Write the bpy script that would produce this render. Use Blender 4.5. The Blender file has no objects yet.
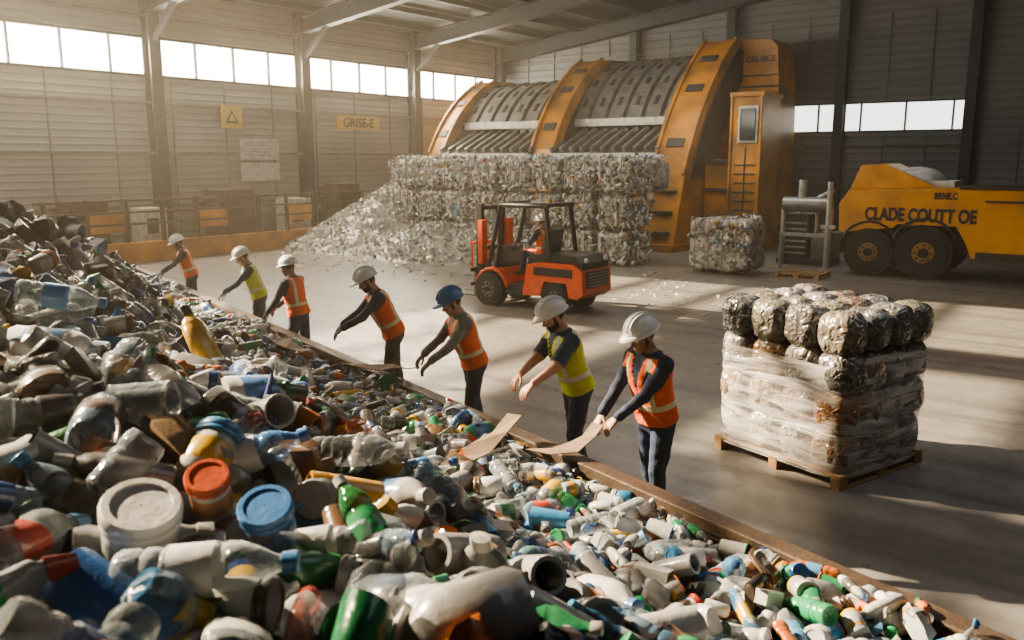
import bpy, math, random
import numpy as np
from mathutils import Matrix, Vector, noise
random.seed(7); rng=np.random.default_rng(7)
sc=bpy.context.scene
HALL=Matrix.Rotation(-0.6435011,4,'Z')   # hall axes: p = along back wall, q = along side wall
def hall(p,q,z=0): return Vector((.8*p+.6*q,-.6*p+.8*q,z))

# ------------------------------------------------------------------ materials
def nt(name):
    m=bpy.data.materials.new(name); m.use_nodes=True
    t=m.node_tree; b=t.nodes['Principled BSDF']; return m,t,b
def N(t,ty,**k):
    n=t.nodes.new(ty)
    for a,v in k.items():
        if a in n.inputs: n.inputs[a].default_value=v
        else: setattr(n,a,v)
    return n
def mth(t,op,a,b=None,c=None):
    n=t.nodes.new('ShaderNodeMath'); n.operation=op
    for i,x in enumerate((a,b,c)):
        if x is None: continue
        if isinstance(x,(int,float)): n.inputs[i].default_value=x
        else: t.links.new(x,n.inputs[i])
    return n.outputs[0]
def mixc(t,f,a,b,mode='MIX'):
    n=t.nodes.new('ShaderNodeMix'); n.data_type='RGBA'; n.blend_type=mode
    for i,x in ((0,f),(6,a),(7,b)):
        if isinstance(x,(int,float)): n.inputs[i].default_value=x
        elif isinstance(x,tuple): n.inputs[i].default_value=x if len(x)==4 else (*x,1)
        else: t.links.new(x,n.inputs[i])
    return n.outputs[2]
def M(name,col,rough=.6,metal=0,var=.25,ns=5,bump=0,bs=30,dirt=None,dirtamt=.5,coord='Object'):
    m,t,b=nt(name)
    tc=N(t,'ShaderNodeTexCoord'); no=N(t,'ShaderNodeTexNoise',Scale=ns,Detail=4)
    t.links.new(tc.outputs[coord],no.inputs['Vector'])
    d=dirt or tuple(c*(1-var*1.6) for c in col)
    cr=N(t,'ShaderNodeValToRGB'); cr.color_ramp.elements[0].position=.35; cr.color_ramp.elements[1].position=.7
    t.links.new(no.outputs['Fac'],cr.inputs['Fac'])
    f=mth(t,'MULTIPLY',cr.outputs['Color'],dirtamt if dirt else 1)
    c=mixc(t,f,col,d); t.links.new(c,b.inputs['Base Color'])
    b.inputs['Roughness'].default_value=rough; b.inputs['Metallic'].default_value=metal
    if bump:
        n2=N(t,'ShaderNodeTexNoise',Scale=bs,Detail=2); t.links.new(tc.outputs[coord],n2.inputs['Vector'])
        bp=N(t,'ShaderNodeBump',Strength=bump,Distance=.02); t.links.new(n2.outputs['Fac'],bp.inputs['Height']); t.links.new(bp.outputs[0],b.inputs['Normal'])
    return m
def emis(name,col,s):
    m,t,b=nt(name); b.inputs['Base Color'].default_value=(*col,1)
    b.inputs['Emission Color'].default_value=(*col,1); b.inputs['Emission Strength'].default_value=s
    tc=N(t,'ShaderNodeTexCoord'); no=N(t,'ShaderNodeTexNoise',Scale=.35,Detail=2); t.links.new(tc.outputs['Object'],no.inputs['Vector'])
    t.links.new(mixc(t,no.outputs['Fac'],col,tuple(c*.72 for c in col)),b.inputs['Emission Color'])
    return m

def wall_mat(name,col,per=.22):
    m,t,b=nt(name); tc=N(t,'ShaderNodeTexCoord'); sp=N(t,'ShaderNodeSeparateXYZ'); t.links.new(tc.outputs['Object'],sp.inputs[0])
    s=mth(t,'SINE',mth(t,'MULTIPLY',sp.outputs['Z'],2*math.pi/per))
    s2=mth(t,'POWER',mth(t,'MULTIPLY_ADD',s,.5,.5),4)
    bp=N(t,'ShaderNodeBump',Strength=.5,Distance=.03); t.links.new(s2,bp.inputs['Height']); t.links.new(bp.outputs[0],b.inputs['Normal'])
    no=N(t,'ShaderNodeTexNoise',Scale=.6,Detail=4); t.links.new(tc.outputs['Object'],no.inputs['Vector'])
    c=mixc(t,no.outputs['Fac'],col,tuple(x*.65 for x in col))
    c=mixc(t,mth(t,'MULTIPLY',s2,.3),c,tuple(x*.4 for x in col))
    t.links.new(c,b.inputs['Base Color']); b.inputs['Roughness'].default_value=.6
    return m
def floor_mat():
    m,t,b=nt('polished_concrete'); tc=N(t,'ShaderNodeTexCoord')
    n1=N(t,'ShaderNodeTexNoise',Scale=.22,Detail=5,Roughness=.65); n2=N(t,'ShaderNodeTexNoise',Scale=2.5,Detail=6,Roughness=.7)
    mp=N(t,'ShaderNodeMapping'); mp.inputs['Scale'].default_value=(.12,1.6,1); mp.inputs['Rotation'].default_value=(0,0,.25)
    n4=N(t,'ShaderNodeTexNoise',Scale=1.2,Detail=4)
    t.links.new(tc.outputs['Object'],mp.inputs[0]); t.links.new(mp.outputs[0],n4.inputs['Vector'])
    for n in (n1,n2): t.links.new(tc.outputs['Object'],n.inputs['Vector'])
    c=mixc(t,n1.outputs['Fac'],(.31,.285,.255),(.14,.135,.13))
    r=N(t,'ShaderNodeValToRGB'); r.color_ramp.elements[0].position=.42; r.color_ramp.elements[1].position=.62
    t.links.new(n2.outputs['Fac'],r.inputs[0]); c=mixc(t,mth(t,'MULTIPLY',r.outputs[0],.4),c,(.10,.095,.09))
    r2=N(t,'ShaderNodeValToRGB'); r2.color_ramp.elements[0].position=.50; r2.color_ramp.elements[1].position=.64
    t.links.new(n4.outputs['Fac'],r2.inputs[0]); c=mixc(t,mth(t,'MULTIPLY',r2.outputs[0],.55),c,(.075,.07,.066))
    t.links.new(c,b.inputs['Base Color'])
    t.links.new(mth(t,'MULTIPLY_ADD',n2.outputs['Fac'],.45,.12),b.inputs['Roughness'])
    return m
def attr_mat(name,clear=False,rough=.35):
    m,t,b=nt(name); a=N(t,'ShaderNodeAttribute',attribute_name='Col')
    tc=N(t,'ShaderNodeTexCoord'); no=N(t,'ShaderNodeTexNoise',Scale=16,Detail=2,Distortion=.6); t.links.new(tc.outputs['Object'],no.inputs['Vector'])
    c=mixc(t,mth(t,'MULTIPLY',no.outputs['Fac'],.28),a.outputs['Color'],(.10,.095,.09)); t.links.new(c,b.inputs['Base Color'])
    b.inputs['Roughness'].default_value=rough
    if clear:
        lw=N(t,'ShaderNodeLayerWeight',Blend=.45); t.links.new(mth(t,'MULTIPLY_ADD',lw.outputs['Facing'],.6,.22),b.inputs['Alpha'])
    bp=N(t,'ShaderNodeBump',Strength=.7 if clear else .22,Distance=.02)
    t.links.new(no.outputs['Fac'],bp.inputs['Height']); t.links.new(bp.outputs[0],b.inputs['Normal'])
    return m
def bale_mat():
    m,t,b=nt('compressed_plastic'); tc=N(t,'ShaderNodeTexCoord'); v=N(t,'ShaderNodeTexVoronoi',Scale=11)
    t.links.new(tc.outputs['Object'],v.inputs['Vector']); sp=N(t,'ShaderNodeSeparateColor'); t.links.new(v.outputs['Color'],sp.inputs[0])
    r=N(t,'ShaderNodeValToRGB'); r.color_ramp.interpolation='CONSTANT'; e=r.color_ramp.elements
    e[0].color=(.20,.19,.17,1); e[1].position=.25; e[1].color=(.36,.34,.31,1)
    for p,c in ((.5,(.14,.13,.12,1)),(.6,(.5,.48,.44,1)),(.9,(.12,.15,.18,1)),(.94,(.3,.27,.23,1))):
        x=e.new(p); x.color=c
    t.links.new(sp.outputs[0],r.inputs[0]); t.links.new(r.outputs[0],b.inputs['Base Color']); b.inputs['Roughness'].default_value=.4
    return m

# ------------------------------------------------------------------ mesh builder
class MB:
    def __init__(s): s.v=[]; s.f=[]; s.m=[]; s.sm=[]
    def add(s,vs,fs,mat=0,smooth=False,T=None):
        o=len(s.v)
        for v in vs:
            v=Vector(v)
            if T is not None: v=T@v
            s.v.append(v)
        for f in fs: s.f.append([i+o for i in f]); s.m.append(mat); s.sm.append(smooth)
    def box(s,c,d,mat=0,rot=None,taper=1,T=None):
        x,y,z=[a/2 for a in d]; vs=[]
        for k in (-1,1):
            tp=taper if k>0 else 1
            for a,b in ((-1,-1),(1,-1),(1,1),(-1,1)): vs.append(Vector((a*x*tp,b*y*tp,k*z)))
        if rot is not None: vs=[rot@v for v in vs]
        vs=[v+Vector(c) for v in vs]
        s.add(vs,[(3,2,1,0),(4,5,6,7),(0,1,5,4),(1,2,6,5),(2,3,7,6),(3,0,4,7)],mat,T=T)
    def bb(s,a,b,mat=0,T=None):
        s.box([(a[i]+b[i])/2 for i in range(3)],[abs(b[i]-a[i]) for i in range(3)],mat,T=T)
    def prism(s,poly,o,ax,ay,n,th,mat=0):
        o,ax,ay,n=map(Vector,(o,ax,ay,n)); k=len(poly)
        vs=[o+ax*p[0]+ay*p[1] for p in poly]; vs+=[v+n*th for v in vs]
        fs=[tuple(range(k))[::-1],tuple(range(k,2*k))]+[(i,(i+1)%k,(i+1)%k+k,i+k) for i in range(k)]
        s.add(vs,fs,mat)
    def cyl(s,a,b,r0,r1=None,mat=0,seg=14,smooth=True):
        a,b=Vector(a),Vector(b); r1=r0 if r1 is None else r1
        d=(b-a).normalized(); u=d.orthogonal().normalized(); w=d.cross(u); vs=[]
        for c,r in ((a,r0),(b,r1)):
            for i in range(seg):
                t=2*math.pi*i/seg; vs.append(c+u*math.cos(t)*r+w*math.sin(t)*r)
        s.add(vs,[(i,(i+1)%seg,(i+1)%seg+seg,i+seg) for i in range(seg)],mat,smooth)
        s.add(vs,[tuple(range(seg))[::-1],tuple(range(seg,2*seg))],mat,False)
    def ell(s,c,r,mat=0,seg=16,rings=10,R=None,T=None):
        vs=[];c=Vector(c)
        for j in range(rings+1):
            ph=math.pi*j/rings
            for i in range(seg):
                t=2*math.pi*i/seg; v=Vector((r[0]*math.sin(ph)*math.cos(t),r[1]*math.sin(ph)*math.sin(t),r[2]*math.cos(ph)))
                if j in(0,rings): v=Vector((r[0]*1e-3*math.cos(t),r[1]*1e-3*math.sin(t),v.z))
                if R is not None: v=R@v
                vs.append(v+c)
        fs=[(j*seg+i,(j+1)*seg+i,(j+1)*seg+(i+1)%seg,j*seg+(i+1)%seg) for j in range(rings) for i in range(seg)]
        fs+=[tuple(range(seg)),tuple(range(rings*seg,(rings+1)*seg))[::-1]]
        s.add(vs,fs,mat,True,T)
    def cap(s,a,b,r0,r1,mat=0,seg=14):
        s.cyl(a,b,r0,r1,mat,seg); s.ell(a,(r0,)*3,mat,seg,8); s.ell(b,(r1,)*3,mat,seg,8)
    def loft(s,rings,mat=0,smooth=True):
        k=len(rings[0]); vs=[v for r in rings for v in r]
        fs=[(j*k+i,j*k+(i+1)%k,(j+1)*k+(i+1)%k,(j+1)*k+i) for j in range(len(rings)-1) for i in range(k)]
        fs+=[tuple(range(k))[::-1],tuple(range((len(rings)-1)*k,len(rings)*k))]
        s.add(vs,fs,mat,smooth)
    def tube(s,pts,r,mat=0,seg=8):
        for a,b in zip(pts[:-1],pts[1:]): s.cap(a,b,r,r,mat,seg)
    def mesh(s,name):
        me=bpy.data.meshes.new(name); me.from_pydata(s.v,[],s.f)
        me.polygons.foreach_set('material_index',s.m); me.polygons.foreach_set('use_smooth',s.sm); me.update(); return me
    def build(s,name,mats,Mx=None,bevel=0,parent=None):
        me=s.mesh(name)
        for m in mats: me.materials.append(m)
        ob=bpy.data.objects.new(name,me); sc.collection.objects.link(ob)
        if Mx is not None: ob.matrix_world=Mx
        if parent is not None: ob.parent=parent
        if bevel:
            b=ob.modifiers.new('bevel','BEVEL'); b.width=bevel; b.segments=2; b.limit_method='ANGLE'; b.angle_limit=.7
        return ob
def empty(name,Mx=None):
    e=bpy.data.objects.new(name,None); e.empty_display_size=.2; sc.collection.objects.link(e)
    if Mx is not None: e.matrix_world=Mx
    return e
def remesh(mb,voxel,it=3):
    me=mb.mesh('tmp'); ob=bpy.data.objects.new('tmp',me); sc.collection.objects.link(ob)
    r=ob.modifiers.new('r','REMESH'); r.mode='VOXEL'; r.voxel_size=voxel; r.use_smooth_shade=True
    if it: q=ob.modifiers.new('s','SMOOTH'); q.factor=.5; q.iterations=it
    dg=bpy.context.evaluated_depsgraph_get(); out=bpy.data.meshes.new_from_object(ob.evaluated_get(dg))
    bpy.data.objects.remove(ob); bpy.data.meshes.remove(me); out.materials.clear(); return out
def text(name,body,size,mat,parent,Mx,ext=.004,off=.02):
    c=bpy.data.curves.new(name,'FONT'); c.body=body; c.size=size; c.extrude=ext; c.align_x='CENTER'; c.align_y='CENTER'
    c.offset=size*off
    c.materials.append(mat); o=bpy.data.objects.new(name,c); sc.collection.objects.link(o); o.parent=parent; o.matrix_local=Mx; return o
def axes(x,y,z,o):
    return Matrix(((x[0],y[0],z[0],o[0]),(x[1],y[1],z[1],o[1]),(x[2],y[2],z[2],o[2]),(0,0,0,1)))

# ------------------------------------------------------------------ shared materials
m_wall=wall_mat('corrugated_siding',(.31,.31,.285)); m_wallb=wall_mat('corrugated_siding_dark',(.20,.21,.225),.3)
m_floor=floor_mat()
m_steel=M('dark_steel',(.035,.043,.055),.5,.3); m_roof=M('roof_deck',(.035,.04,.046),.7,0)
m_girt=M('girt_steel',(.18,.185,.185),.5,.2)
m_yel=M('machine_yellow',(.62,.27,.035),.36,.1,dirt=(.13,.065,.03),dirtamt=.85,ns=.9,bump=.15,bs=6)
m_yel2=M('truck_yellow',(.74,.34,.045),.35,0,dirt=(.34,.16,.04),dirtamt=.6,ns=2)
m_gray=M('worn_grey_metal',(.33,.33,.32),.33,.5,ns=3); m_dgray=M('grate_metal',(.08,.08,.08),.45,.4,ns=3)
m_lgray=M('pale_metal',(.55,.55,.52),.4,.1); m_white=M('white_paint',(.72,.72,.7),.4)
m_black=M('black_rubber',(.02,.02,.02),.75); m_blk=M('black_paint',(.025,.025,.028),.35)
m_red=M('forklift_red',(.75,.11,.03),.28,dirt=(.35,.07,.03),dirtamt=.4); m_glass=M('dark_glass',(.05,.06,.07),.08)
m_wood=M('pallet_wood',(.42,.25,.12),.75,ns=9,bump=.3); m_rust=M('weathered_brown_steel',(.10,.068,.046),.5,.3,ns=4,bump=.3,dirt=(.045,.032,.025),dirtamt=.8)
m_card=M('cardboard',(.22,.15,.095),.8,ns=6)
m_win=emis('glowing_window_glass',(1,.91,.74),13.); m_win2=emis('window_daylight',(.95,.96,.88),2.4)  # panes emit light themselves, standing in for daylight behind the glass
m_sign=M('sign_yellow',(.62,.42,.08),.5,var=.1); m_ink=M('sign_ink',(.03,.025,.02),.6,var=.1)
m_lamp=M('lamp_lens',(.8,.78,.7),.2); m_hub=M('hub_paint',(.36,.19,.045),.5)

# ------------------------------------------------------------------ room
PL,PR,QF,QB=-26.54,18.,-14.,34.7
def roofz(p): return 8.5+.12*(p-PL) if p<-4 else 8.5+.12*(-4-PL)-.12*(p+4)
b=MB(); b.bb((PL-1,QF-1,-.2),(PR+1,QB+1,0)); b.build('floor',[m_floor],HALL)
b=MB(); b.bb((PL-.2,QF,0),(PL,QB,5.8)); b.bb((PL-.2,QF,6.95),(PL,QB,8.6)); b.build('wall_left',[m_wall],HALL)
WQ=[9.7+6.1*i for i in range(-4,5)]
b=MB(); b.bb((PL-.14,QF,5.8),(PL-.1,QB,6.95)); b.build('window_1',[m_win],HALL)
b=MB()
b.bb((PL-.05,QF,5.74),(PL+.06,QB,5.82)); b.bb((PL-.05,QF,6.93),(PL+.06,QB,7.01)); 
q=QF
while q<QB: b.bb((PL-.08,q,5.8),(PL+.03,q+.05,6.95)); q+=1.5
b.build('trim_1',[m_steel],HALL)
b=MB()
b.bb((PL,QB,0),(PR,QB+.2,4.2)); b.bb((PL,QB,5.2),(PR,QB+.2,11.4)); b.bb((PL,QB,4.2),(-14.2,QB+.2,5.2)); b.bb((-5.5,QB,4.2),(PR,QB+.2,5.2))
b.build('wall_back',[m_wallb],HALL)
b=MB(); b.bb((-14.2,QB+.1,4.2),(-5.5,QB+.14,5.2)); b.build('window_2',[m_win2],HALL)
b=MB()
for i in range(6): b.bb((-14.2+i*1.6,QB-.03,4.2),(-14.14+i*1.6,QB+.08,5.2))
b.bb((-14.2,QB-.03,4.14),(-5.5,QB+.05,4.2)); b.bb((-14.2,QB-.03,5.2),(-5.5,QB+.05,5.26)); b.build('trim_2',[m_steel],HALL)
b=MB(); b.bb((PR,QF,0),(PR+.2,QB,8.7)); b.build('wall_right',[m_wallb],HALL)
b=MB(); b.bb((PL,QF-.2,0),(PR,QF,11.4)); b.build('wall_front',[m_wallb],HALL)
b=MB()
for q in WQ:
    b.bb((PL,q-.2,0),(PL+.06,q+.2,8.5)); b.bb((PL+.4,q-.2,0),(PL+.46,q+.2,8.5)); b.bb((PL,q-.03,0),(PL+.46,q+.03,8.5))
for p in [-19.1,-14.6,-10.1,-5.6,-1.1,3.4,7.9]:
    h=roofz(p); b.bb((p-.18,QB-.06,0),(p+.18,QB,h)); b.bb((p-.18,QB-.4,0),(p+.18,QB-.34,h)); b.bb((p-.03,QB-.4,0),(p+.03,QB,h))
b.build('trim_3',[m_steel],HALL)
b=MB()
for z in (1.6,3.3,4.9,7.6): b.bb((PL,QF,z),(PL+.07,QB,z+.07))
q=QF
while q<QB: b.bb((PL,q,0),(PL+.03,q+.05,5.7)); q+=2.033
for z in (2.0,3.6,6.0,7.6,9.2): b.bb((PL,QB-.09,z),(PR,QB,z+.09))
p=PL
while p<PR:
    b.bb((p,QB-.05,0),(p+.05,QB,4.1)); b.bb((p,QB-.05,5.3),(p+.05,QB,8.4)); p+=1.5
b.build('trim_4',[m_girt],HALL)
pe=[PL-.2,-25,-21.3,-19,-15.3,-13,-9,-4,PR+.2]; qe=[QF,-2,3,4.4,9.4,10.8,15.4,QB]
openp={1,3}; openq={1,3,5}  # roof openings added out of view to let sun patches reach the floor
b=MB()
for i in range(len(pe)-1):
    for j in range(len(qe)-1):
        if i in openp and j in openq: continue
        a0,a1,c0,c1=pe[i],pe[i+1],qe[j],qe[j+1]
        z0,z1=roofz(a0),roofz(a1)
        b.add([(a0,c0,z0),(a1,c0,z1),(a1,c1,z1),(a0,c1,z0)],[(0,1,2,3)])
ceiling=b.build('ceiling',[m_roof],HALL)
b=MB()
def slope_beam(q,p0,p1,dz0,w,d):
    vs=[]
    for p in (p0,p1):
        z=roofz(p)-dz0
        for dq in (-w/2,w/2):
            for k in (0,-d): vs.append((p,q+dq,z+k))
    b.add(vs,[(0,1,3,2),(4,6,7,5),(0,2,6,4),(1,5,7,3),(0,4,5,1),(2,3,7,6)])
for q in WQ+[34.3]:
    for p0,p1 in ((PL,-4),(-4.001,PR)):
        slope_beam(q,p0,p1,.2,.06,.6); slope_beam(q,p0,p1,.2,.34,.06); slope_beam(q,p0,p1,.76,.34,.06)
p=PL+1.2
while p<PR:
    z=roofz(p); b.bb((p-.05,QF,z-.26),(p+.05,QB,z-.04)); p+=1.75
for q in (15.8,21.9,28):
    b.box((PL+1.1,q,7.45),(.14,.14,2.1),0,Matrix.Rotation(.9,3,'Y'))
b.build('trim_5',[m_steel],HALL)
# signs on left wall
b=MB(); b.bb((PL+.1,18.3,4.2),(PL+.14,19.15,5.0),0)
b.prism([(-.26,-.22),(.26,-.22),(0,.24)],(PL+.145,18.72,4.6),(0,1,0),(0,0,1),(1,0,0),.01,1)
b.prism([(-.15,-.15),(.15,-.15),(0,.13)],(PL+.157,18.72,4.6),(0,1,0),(0,0,1),(1,0,0),.01,0)
b.build('warning_sign',[m_sign,m_ink],HALL)
b=MB(); b.bb((PL+.1,23.6,4.3),(PL+.15,25.9,4.85),0); o=b.build('text_sign',[m_sign],HALL)
text('lettering','GRISE-E',.5,m_ink,o,axes((0,1,0),(0,0,1),(1,0,0),(PL+.16,24.75,4.57)))
b=MB(); b.bb((PL+.1,19.0,3.1),(PL+.14,20.7,3.85),0); b.bb((PL+.1,19.0,2.35),(PL+.14,20.7,3.0),0)
for i in range(5): b.bb((PL+.14,19.2,3.7-i*.11),(PL+.146,20.4-.15*(i%2),3.73-i*.11),1)
b.build('notice_board',[m_lgray,m_gray],HALL)
b=MB(); pb=PL+1.6
b.bb((pb,11,0),(pb+.25,24.5,.62),0)
q=11.2
while q<24.5:
    b.bb((pb+.06,q,.6),(pb+.18,q+.12,1.95),1); q+=1.2
for z in (1.15,1.5,1.86): b.bb((pb+.09,11,z),(pb+.15,24.5,z+.07),1)
for q in (12.5,16.1,19.7): b.bb((pb+.08,q,.95),(pb+.14,q+1.1,1.5),0)
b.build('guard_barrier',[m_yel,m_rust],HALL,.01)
b=MB()
for k,(q,w,h,mm) in enumerate(((12.2,1.3,1.9,1),(14.5,.9,1.6,0),(17.2,1.6,2.1,1),(20.2,1.1,1.7,0),(22.6,1.2,2.2,1))):
    b.bb((PL+.3,q,0.),(PL+1.2,q+w,.1),3); b.bb((PL+.35,q+.05,.1),(PL+1.15,q+w-.05,h),mm); b.bb((PL+1.15,q+.15,h*.5),(PL+1.17,q+w*.6,h*.8),3)
b.build('storage_cabinet_row',[m_lgray,m_rust,m_wood,m_blk],HALL,.02)

# ------------------------------------------------------------------ bottle templates (numpy lathes)
def lathe(prof,parts,seg=12,sq=1.0):
    prof=np.array(prof,float); t=np.linspace(0,2*math.pi,seg,endpoint=False)
    V=np.array([[r*math.cos(a),r*math.sin(a)*sq,z] for r,z in prof for a in t])
    F=[];P=[]
    for j in range(len(prof)-1):
        for i in range(seg): F.append((j*seg+i,j*seg+(i+1)%seg,(j+1)*seg+(i+1)%seg,(j+1)*seg+i)); P.append(parts[j])
    V[:,2]-=prof[:,1].max()/2
    return V,np.array(F),np.array(P)
E=.002
TPL={}
TPL['water']=lathe([(E,.012),(.026,.004),(.040,.002),(.046,.014),(.046,.04),(.042,.048),(.046,.056),(.046,.072),(.042,.08),(.047,.088),(.0475,.092),(.0475,.168),(.046,.172),(.042,.18),(.046,.19),(.044,.21),(.034,.236),(.019,.262),(.0155,.27),(.0155,.276),(.0195,.277),(.0195,.302),(.017,.304),(E,.304)],[0,0,0,0,0,0,0,0,0,0,1,0,0,0,0,0,0,0,0,2,2,2,2])
TPL['jug']=lathe([(E,0),(.06,.003),(.072,.03),(.072,.06),(.0735,.062),(.0735,.15),(.072,.153),(.070,.172),(.058,.205),(.03,.236),(.024,.25),(.029,.251),(.029,.285),(.026,.287),(E,.287)],[0,0,0,1,1,1,0,0,0,0,2,2,2,2],14)
TPL['jar']=lathe([(E,0),(.053,.0),(.060,.008),(.060,.03),(.0612,.032),(.0612,.1),(.060,.102),(.060,.116),(.056,.122),(.056,.126),(.066,.127),(.0665,.134),(.064,.137),(.0665,.140),(.0665,.156),(.062,.162),(.05,.162),(.049,.158),(E,.158)],[0,0,0,1,1,1,0,0,0,2,2,2,2,2,2,2,2,2],20)
TPL['can']=lathe([(E,.006),(.024,.006),(.027,.0),(.036,.01),(.036,.11),(.029,.122),(.027,.118),(E,.117)],[0,0,0,1,0,0,0],14)
TPL['cup']=lathe([(E,.004),(.035,0),(.037,.01),(.048,.128),(.053,.130),(.053,.137),(.047,.137),(.045,.128),(.034,.012),(E,.01)],[0,0,0,0,2,2,2,0,0],16)
TPL['flat']=lathe([(E,0),(.06,.0),(.068,.012),(.068,.05),(.0695,.052),(.067,.17),(.065,.172),(.060,.195),(.045,.222),(.024,.238),(.022,.245),(.029,.246),(.027,.29),(E,.292)],[0,0,0,1,1,1,0,0,0,0,2,2,2],14,.6)
TPL['ring']=lathe([(.040,.02),(.042,.0),(.055,.0),(.057,.01),(.057,.24),(.055,.25),(.042,.25),(.040,.23),(.040,.02)],[0,0,2,1,2,2,0,0],16)
TPL['carton']=lathe([(E,0),(.06,0),(.06,.003),(.06,.17),(.012,.21),(.012,.235),(E,.236)],[0,0,1,0,0,0],4)
V,F,P=lathe([(E,-.07),(.05,-.055),(.075,-.02),(.08,.015),(.055,.05),(E,.065)],[0]*5,12); TPL['bag']=(V,F,P)
names=['water','water','jug','jar','can','cup','flat','ring','carton','bag','water','water','water','flat']
VAR=[]
for n in names:
    for k in range(3):
        V,F,P=TPL[n]; V=V.copy()
        amp=[.0,.05,.13][k]; 
        if n=='bag': amp=.3
        if n in('jar','ring','cup'): amp=[0,.01,.03][k]
        ph=rng.uniform(0,6,6); sc_=np.abs(V[:,:2]).max()
        V[:,0]+=amp*sc_*np.sin(V[:,2]*38+ph[0]+V[:,1]*30)*(1 if n!='bag' else 1.2)
        V[:,1]+=amp*sc_*np.sin(V[:,2]*47+ph[1]+V[:,0]*30)
        V[:,2]+=amp*.3*sc_*np.sin(V[:,0]*60+ph[2])
        V[:,1]*=[1,.9,.62][k] if n not in('jar','ring','cup') else 1
        V[:,0]+=amp*1.2*V[:,2]**2/ .15
        VAR.append((n,V,F,P))
WHITE=[(.72,.71,.69),(.64,.63,.61),(.76,.75,.72),(.48,.48,.47),(.32,.33,.34)]
CLEAR=[(.46,.54,.60),(.42,.49,.53),(.60,.65,.67),(.30,.42,.54),(.42,.48,.46),(.50,.55,.58)]
COLS=[(.03,.14,.42),(.05,.27,.54),(.015,.22,.08),(.03,.36,.14),(.46,.06,.03),(.70,.19,.03),(.70,.43,.04),(.18,.10,.05),(.08,.055,.04),(.05,.05,.055),(.03,.08,.30),(.12,.12,.12),(.09,.25,.42)]
def pick(l): return l[int(rng.integers(len(l)))]
def rot_from(ax,spin):
    x=ax/np.linalg.norm(ax); h=np.array([0,0,1.]) if abs(x[2])<.9 else np.array([1.,0,0])
    y=np.cross(h,x); y/=np.linalg.norm(y); z=np.cross(x,y)
    c,s=math.cos(spin),math.sin(spin); y2=y*c+z*s; z2=-y*s+z*c
    return np.stack([y2,z2,x],1)
class Pile:
    def __init__(s): s.V=[];s.F=[];s.C=[];s.M=[];s.n=0
    def item(s,pos,ax,spin,scale,vi=None,body=None,label=None,cap=None,clear=None,tone=1.,clr_ok=True):
        n,V,F,P=VAR[int(rng.integers(len(VAR))) if vi is None else vi]
        W=V@rot_from(np.array(ax,float),spin).T*scale+np.array(pos)
        r=rng.random(); cl=False
        if body is None:
            if n=='water': body=pick(CLEAR) if r<.66 else (pick(COLS) if r<.92 else pick(WHITE)); cl=r<.82
            elif n=='can': body=(.5,.5,.5)
            elif n=='bag': body=pick(WHITE) if r<.5 else pick(COLS); cl=r<.4
            elif n in('cup','jar'): body=pick(WHITE) if r<.68 else pick(CLEAR+COLS)
            elif n=='carton': body=pick([(.28,.19,.12),(.5,.5,.49),(.62,.62,.6)])
            else: body=pick(WHITE) if r<.42 else (pick(CLEAR) if r<.74 else pick(COLS)); cl=.42<r<.74
        else: cl=bool(clear)
        if not clr_ok: cl=False
        if label is None:
            q_=rng.random(); label=pick(COLS) if q_<.36 else (pick(WHITE) if q_<.58 else body)
        if cap is None: cap=pick(COLS+WHITE)
        if n=='ring' and rng.random()<.8: cap=label=body
        C=np.ones((len(F),4)); 
        for k,c in ((0,body),(1,label),(2,cap)): C[P==k,:3]=np.array(c)*tone
        m=np.zeros(len(F),int); m[(P==0)]=1 if cl else 0
        if cl and label is body: m[P==1]=1
        s.V.append(W); s.F.append(F+s.n); s.C.append(C); s.M.append(m); s.n+=len(W)
    def raw(s,V,F,col,mat=0):
        s.V.append(V); s.F.append(F+s.n); C=np.ones((len(F),4)); C[:,:3]=col; s.C.append(C); s.M.append(np.full(len(F),mat)); s.n+=len(V)
    def build(s,name,mats,flat=False,Mx=None,sharp=None):
        V=np.concatenate(s.V);F=np.concatenate(s.F);C=np.concatenate(s.C);Mi=np.concatenate(s.M)
        me=bpy.data.meshes.new(name); me.vertices.add(len(V)); me.vertices.foreach_set('co',V.astype(np.float32).ravel())
        me.loops.add(F.size); me.loops.foreach_set('vertex_index',F.astype(np.int32).ravel())
        me.polygons.add(len(F)); me.polygons.foreach_set('loop_start',np.arange(0,F.size,4,dtype=np.int32))
        me.polygons.foreach_set('material_index',Mi.astype(np.int32)); me.polygons.foreach_set('use_smooth',np.full(len(F),not flat))
        me.update(calc_edges=True); me.validate()
        a=me.attributes.new('Col','FLOAT_COLOR','FACE'); a.data.foreach_set('color',C.astype(np.float32).ravel())
        if sharp: me.set_sharp_from_angle(angle=sharp)
        for m in mats: me.materials.append(m)
        o=bpy.data.objects.new(name,me); sc.collection.objects.link(o)
        if Mx is not None: o.matrix_world=Mx
        return o
m_pl=attr_mat('opaque_plastic',False,.25); m_pc=attr_mat('clear_plastic',True,.08); 

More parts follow.
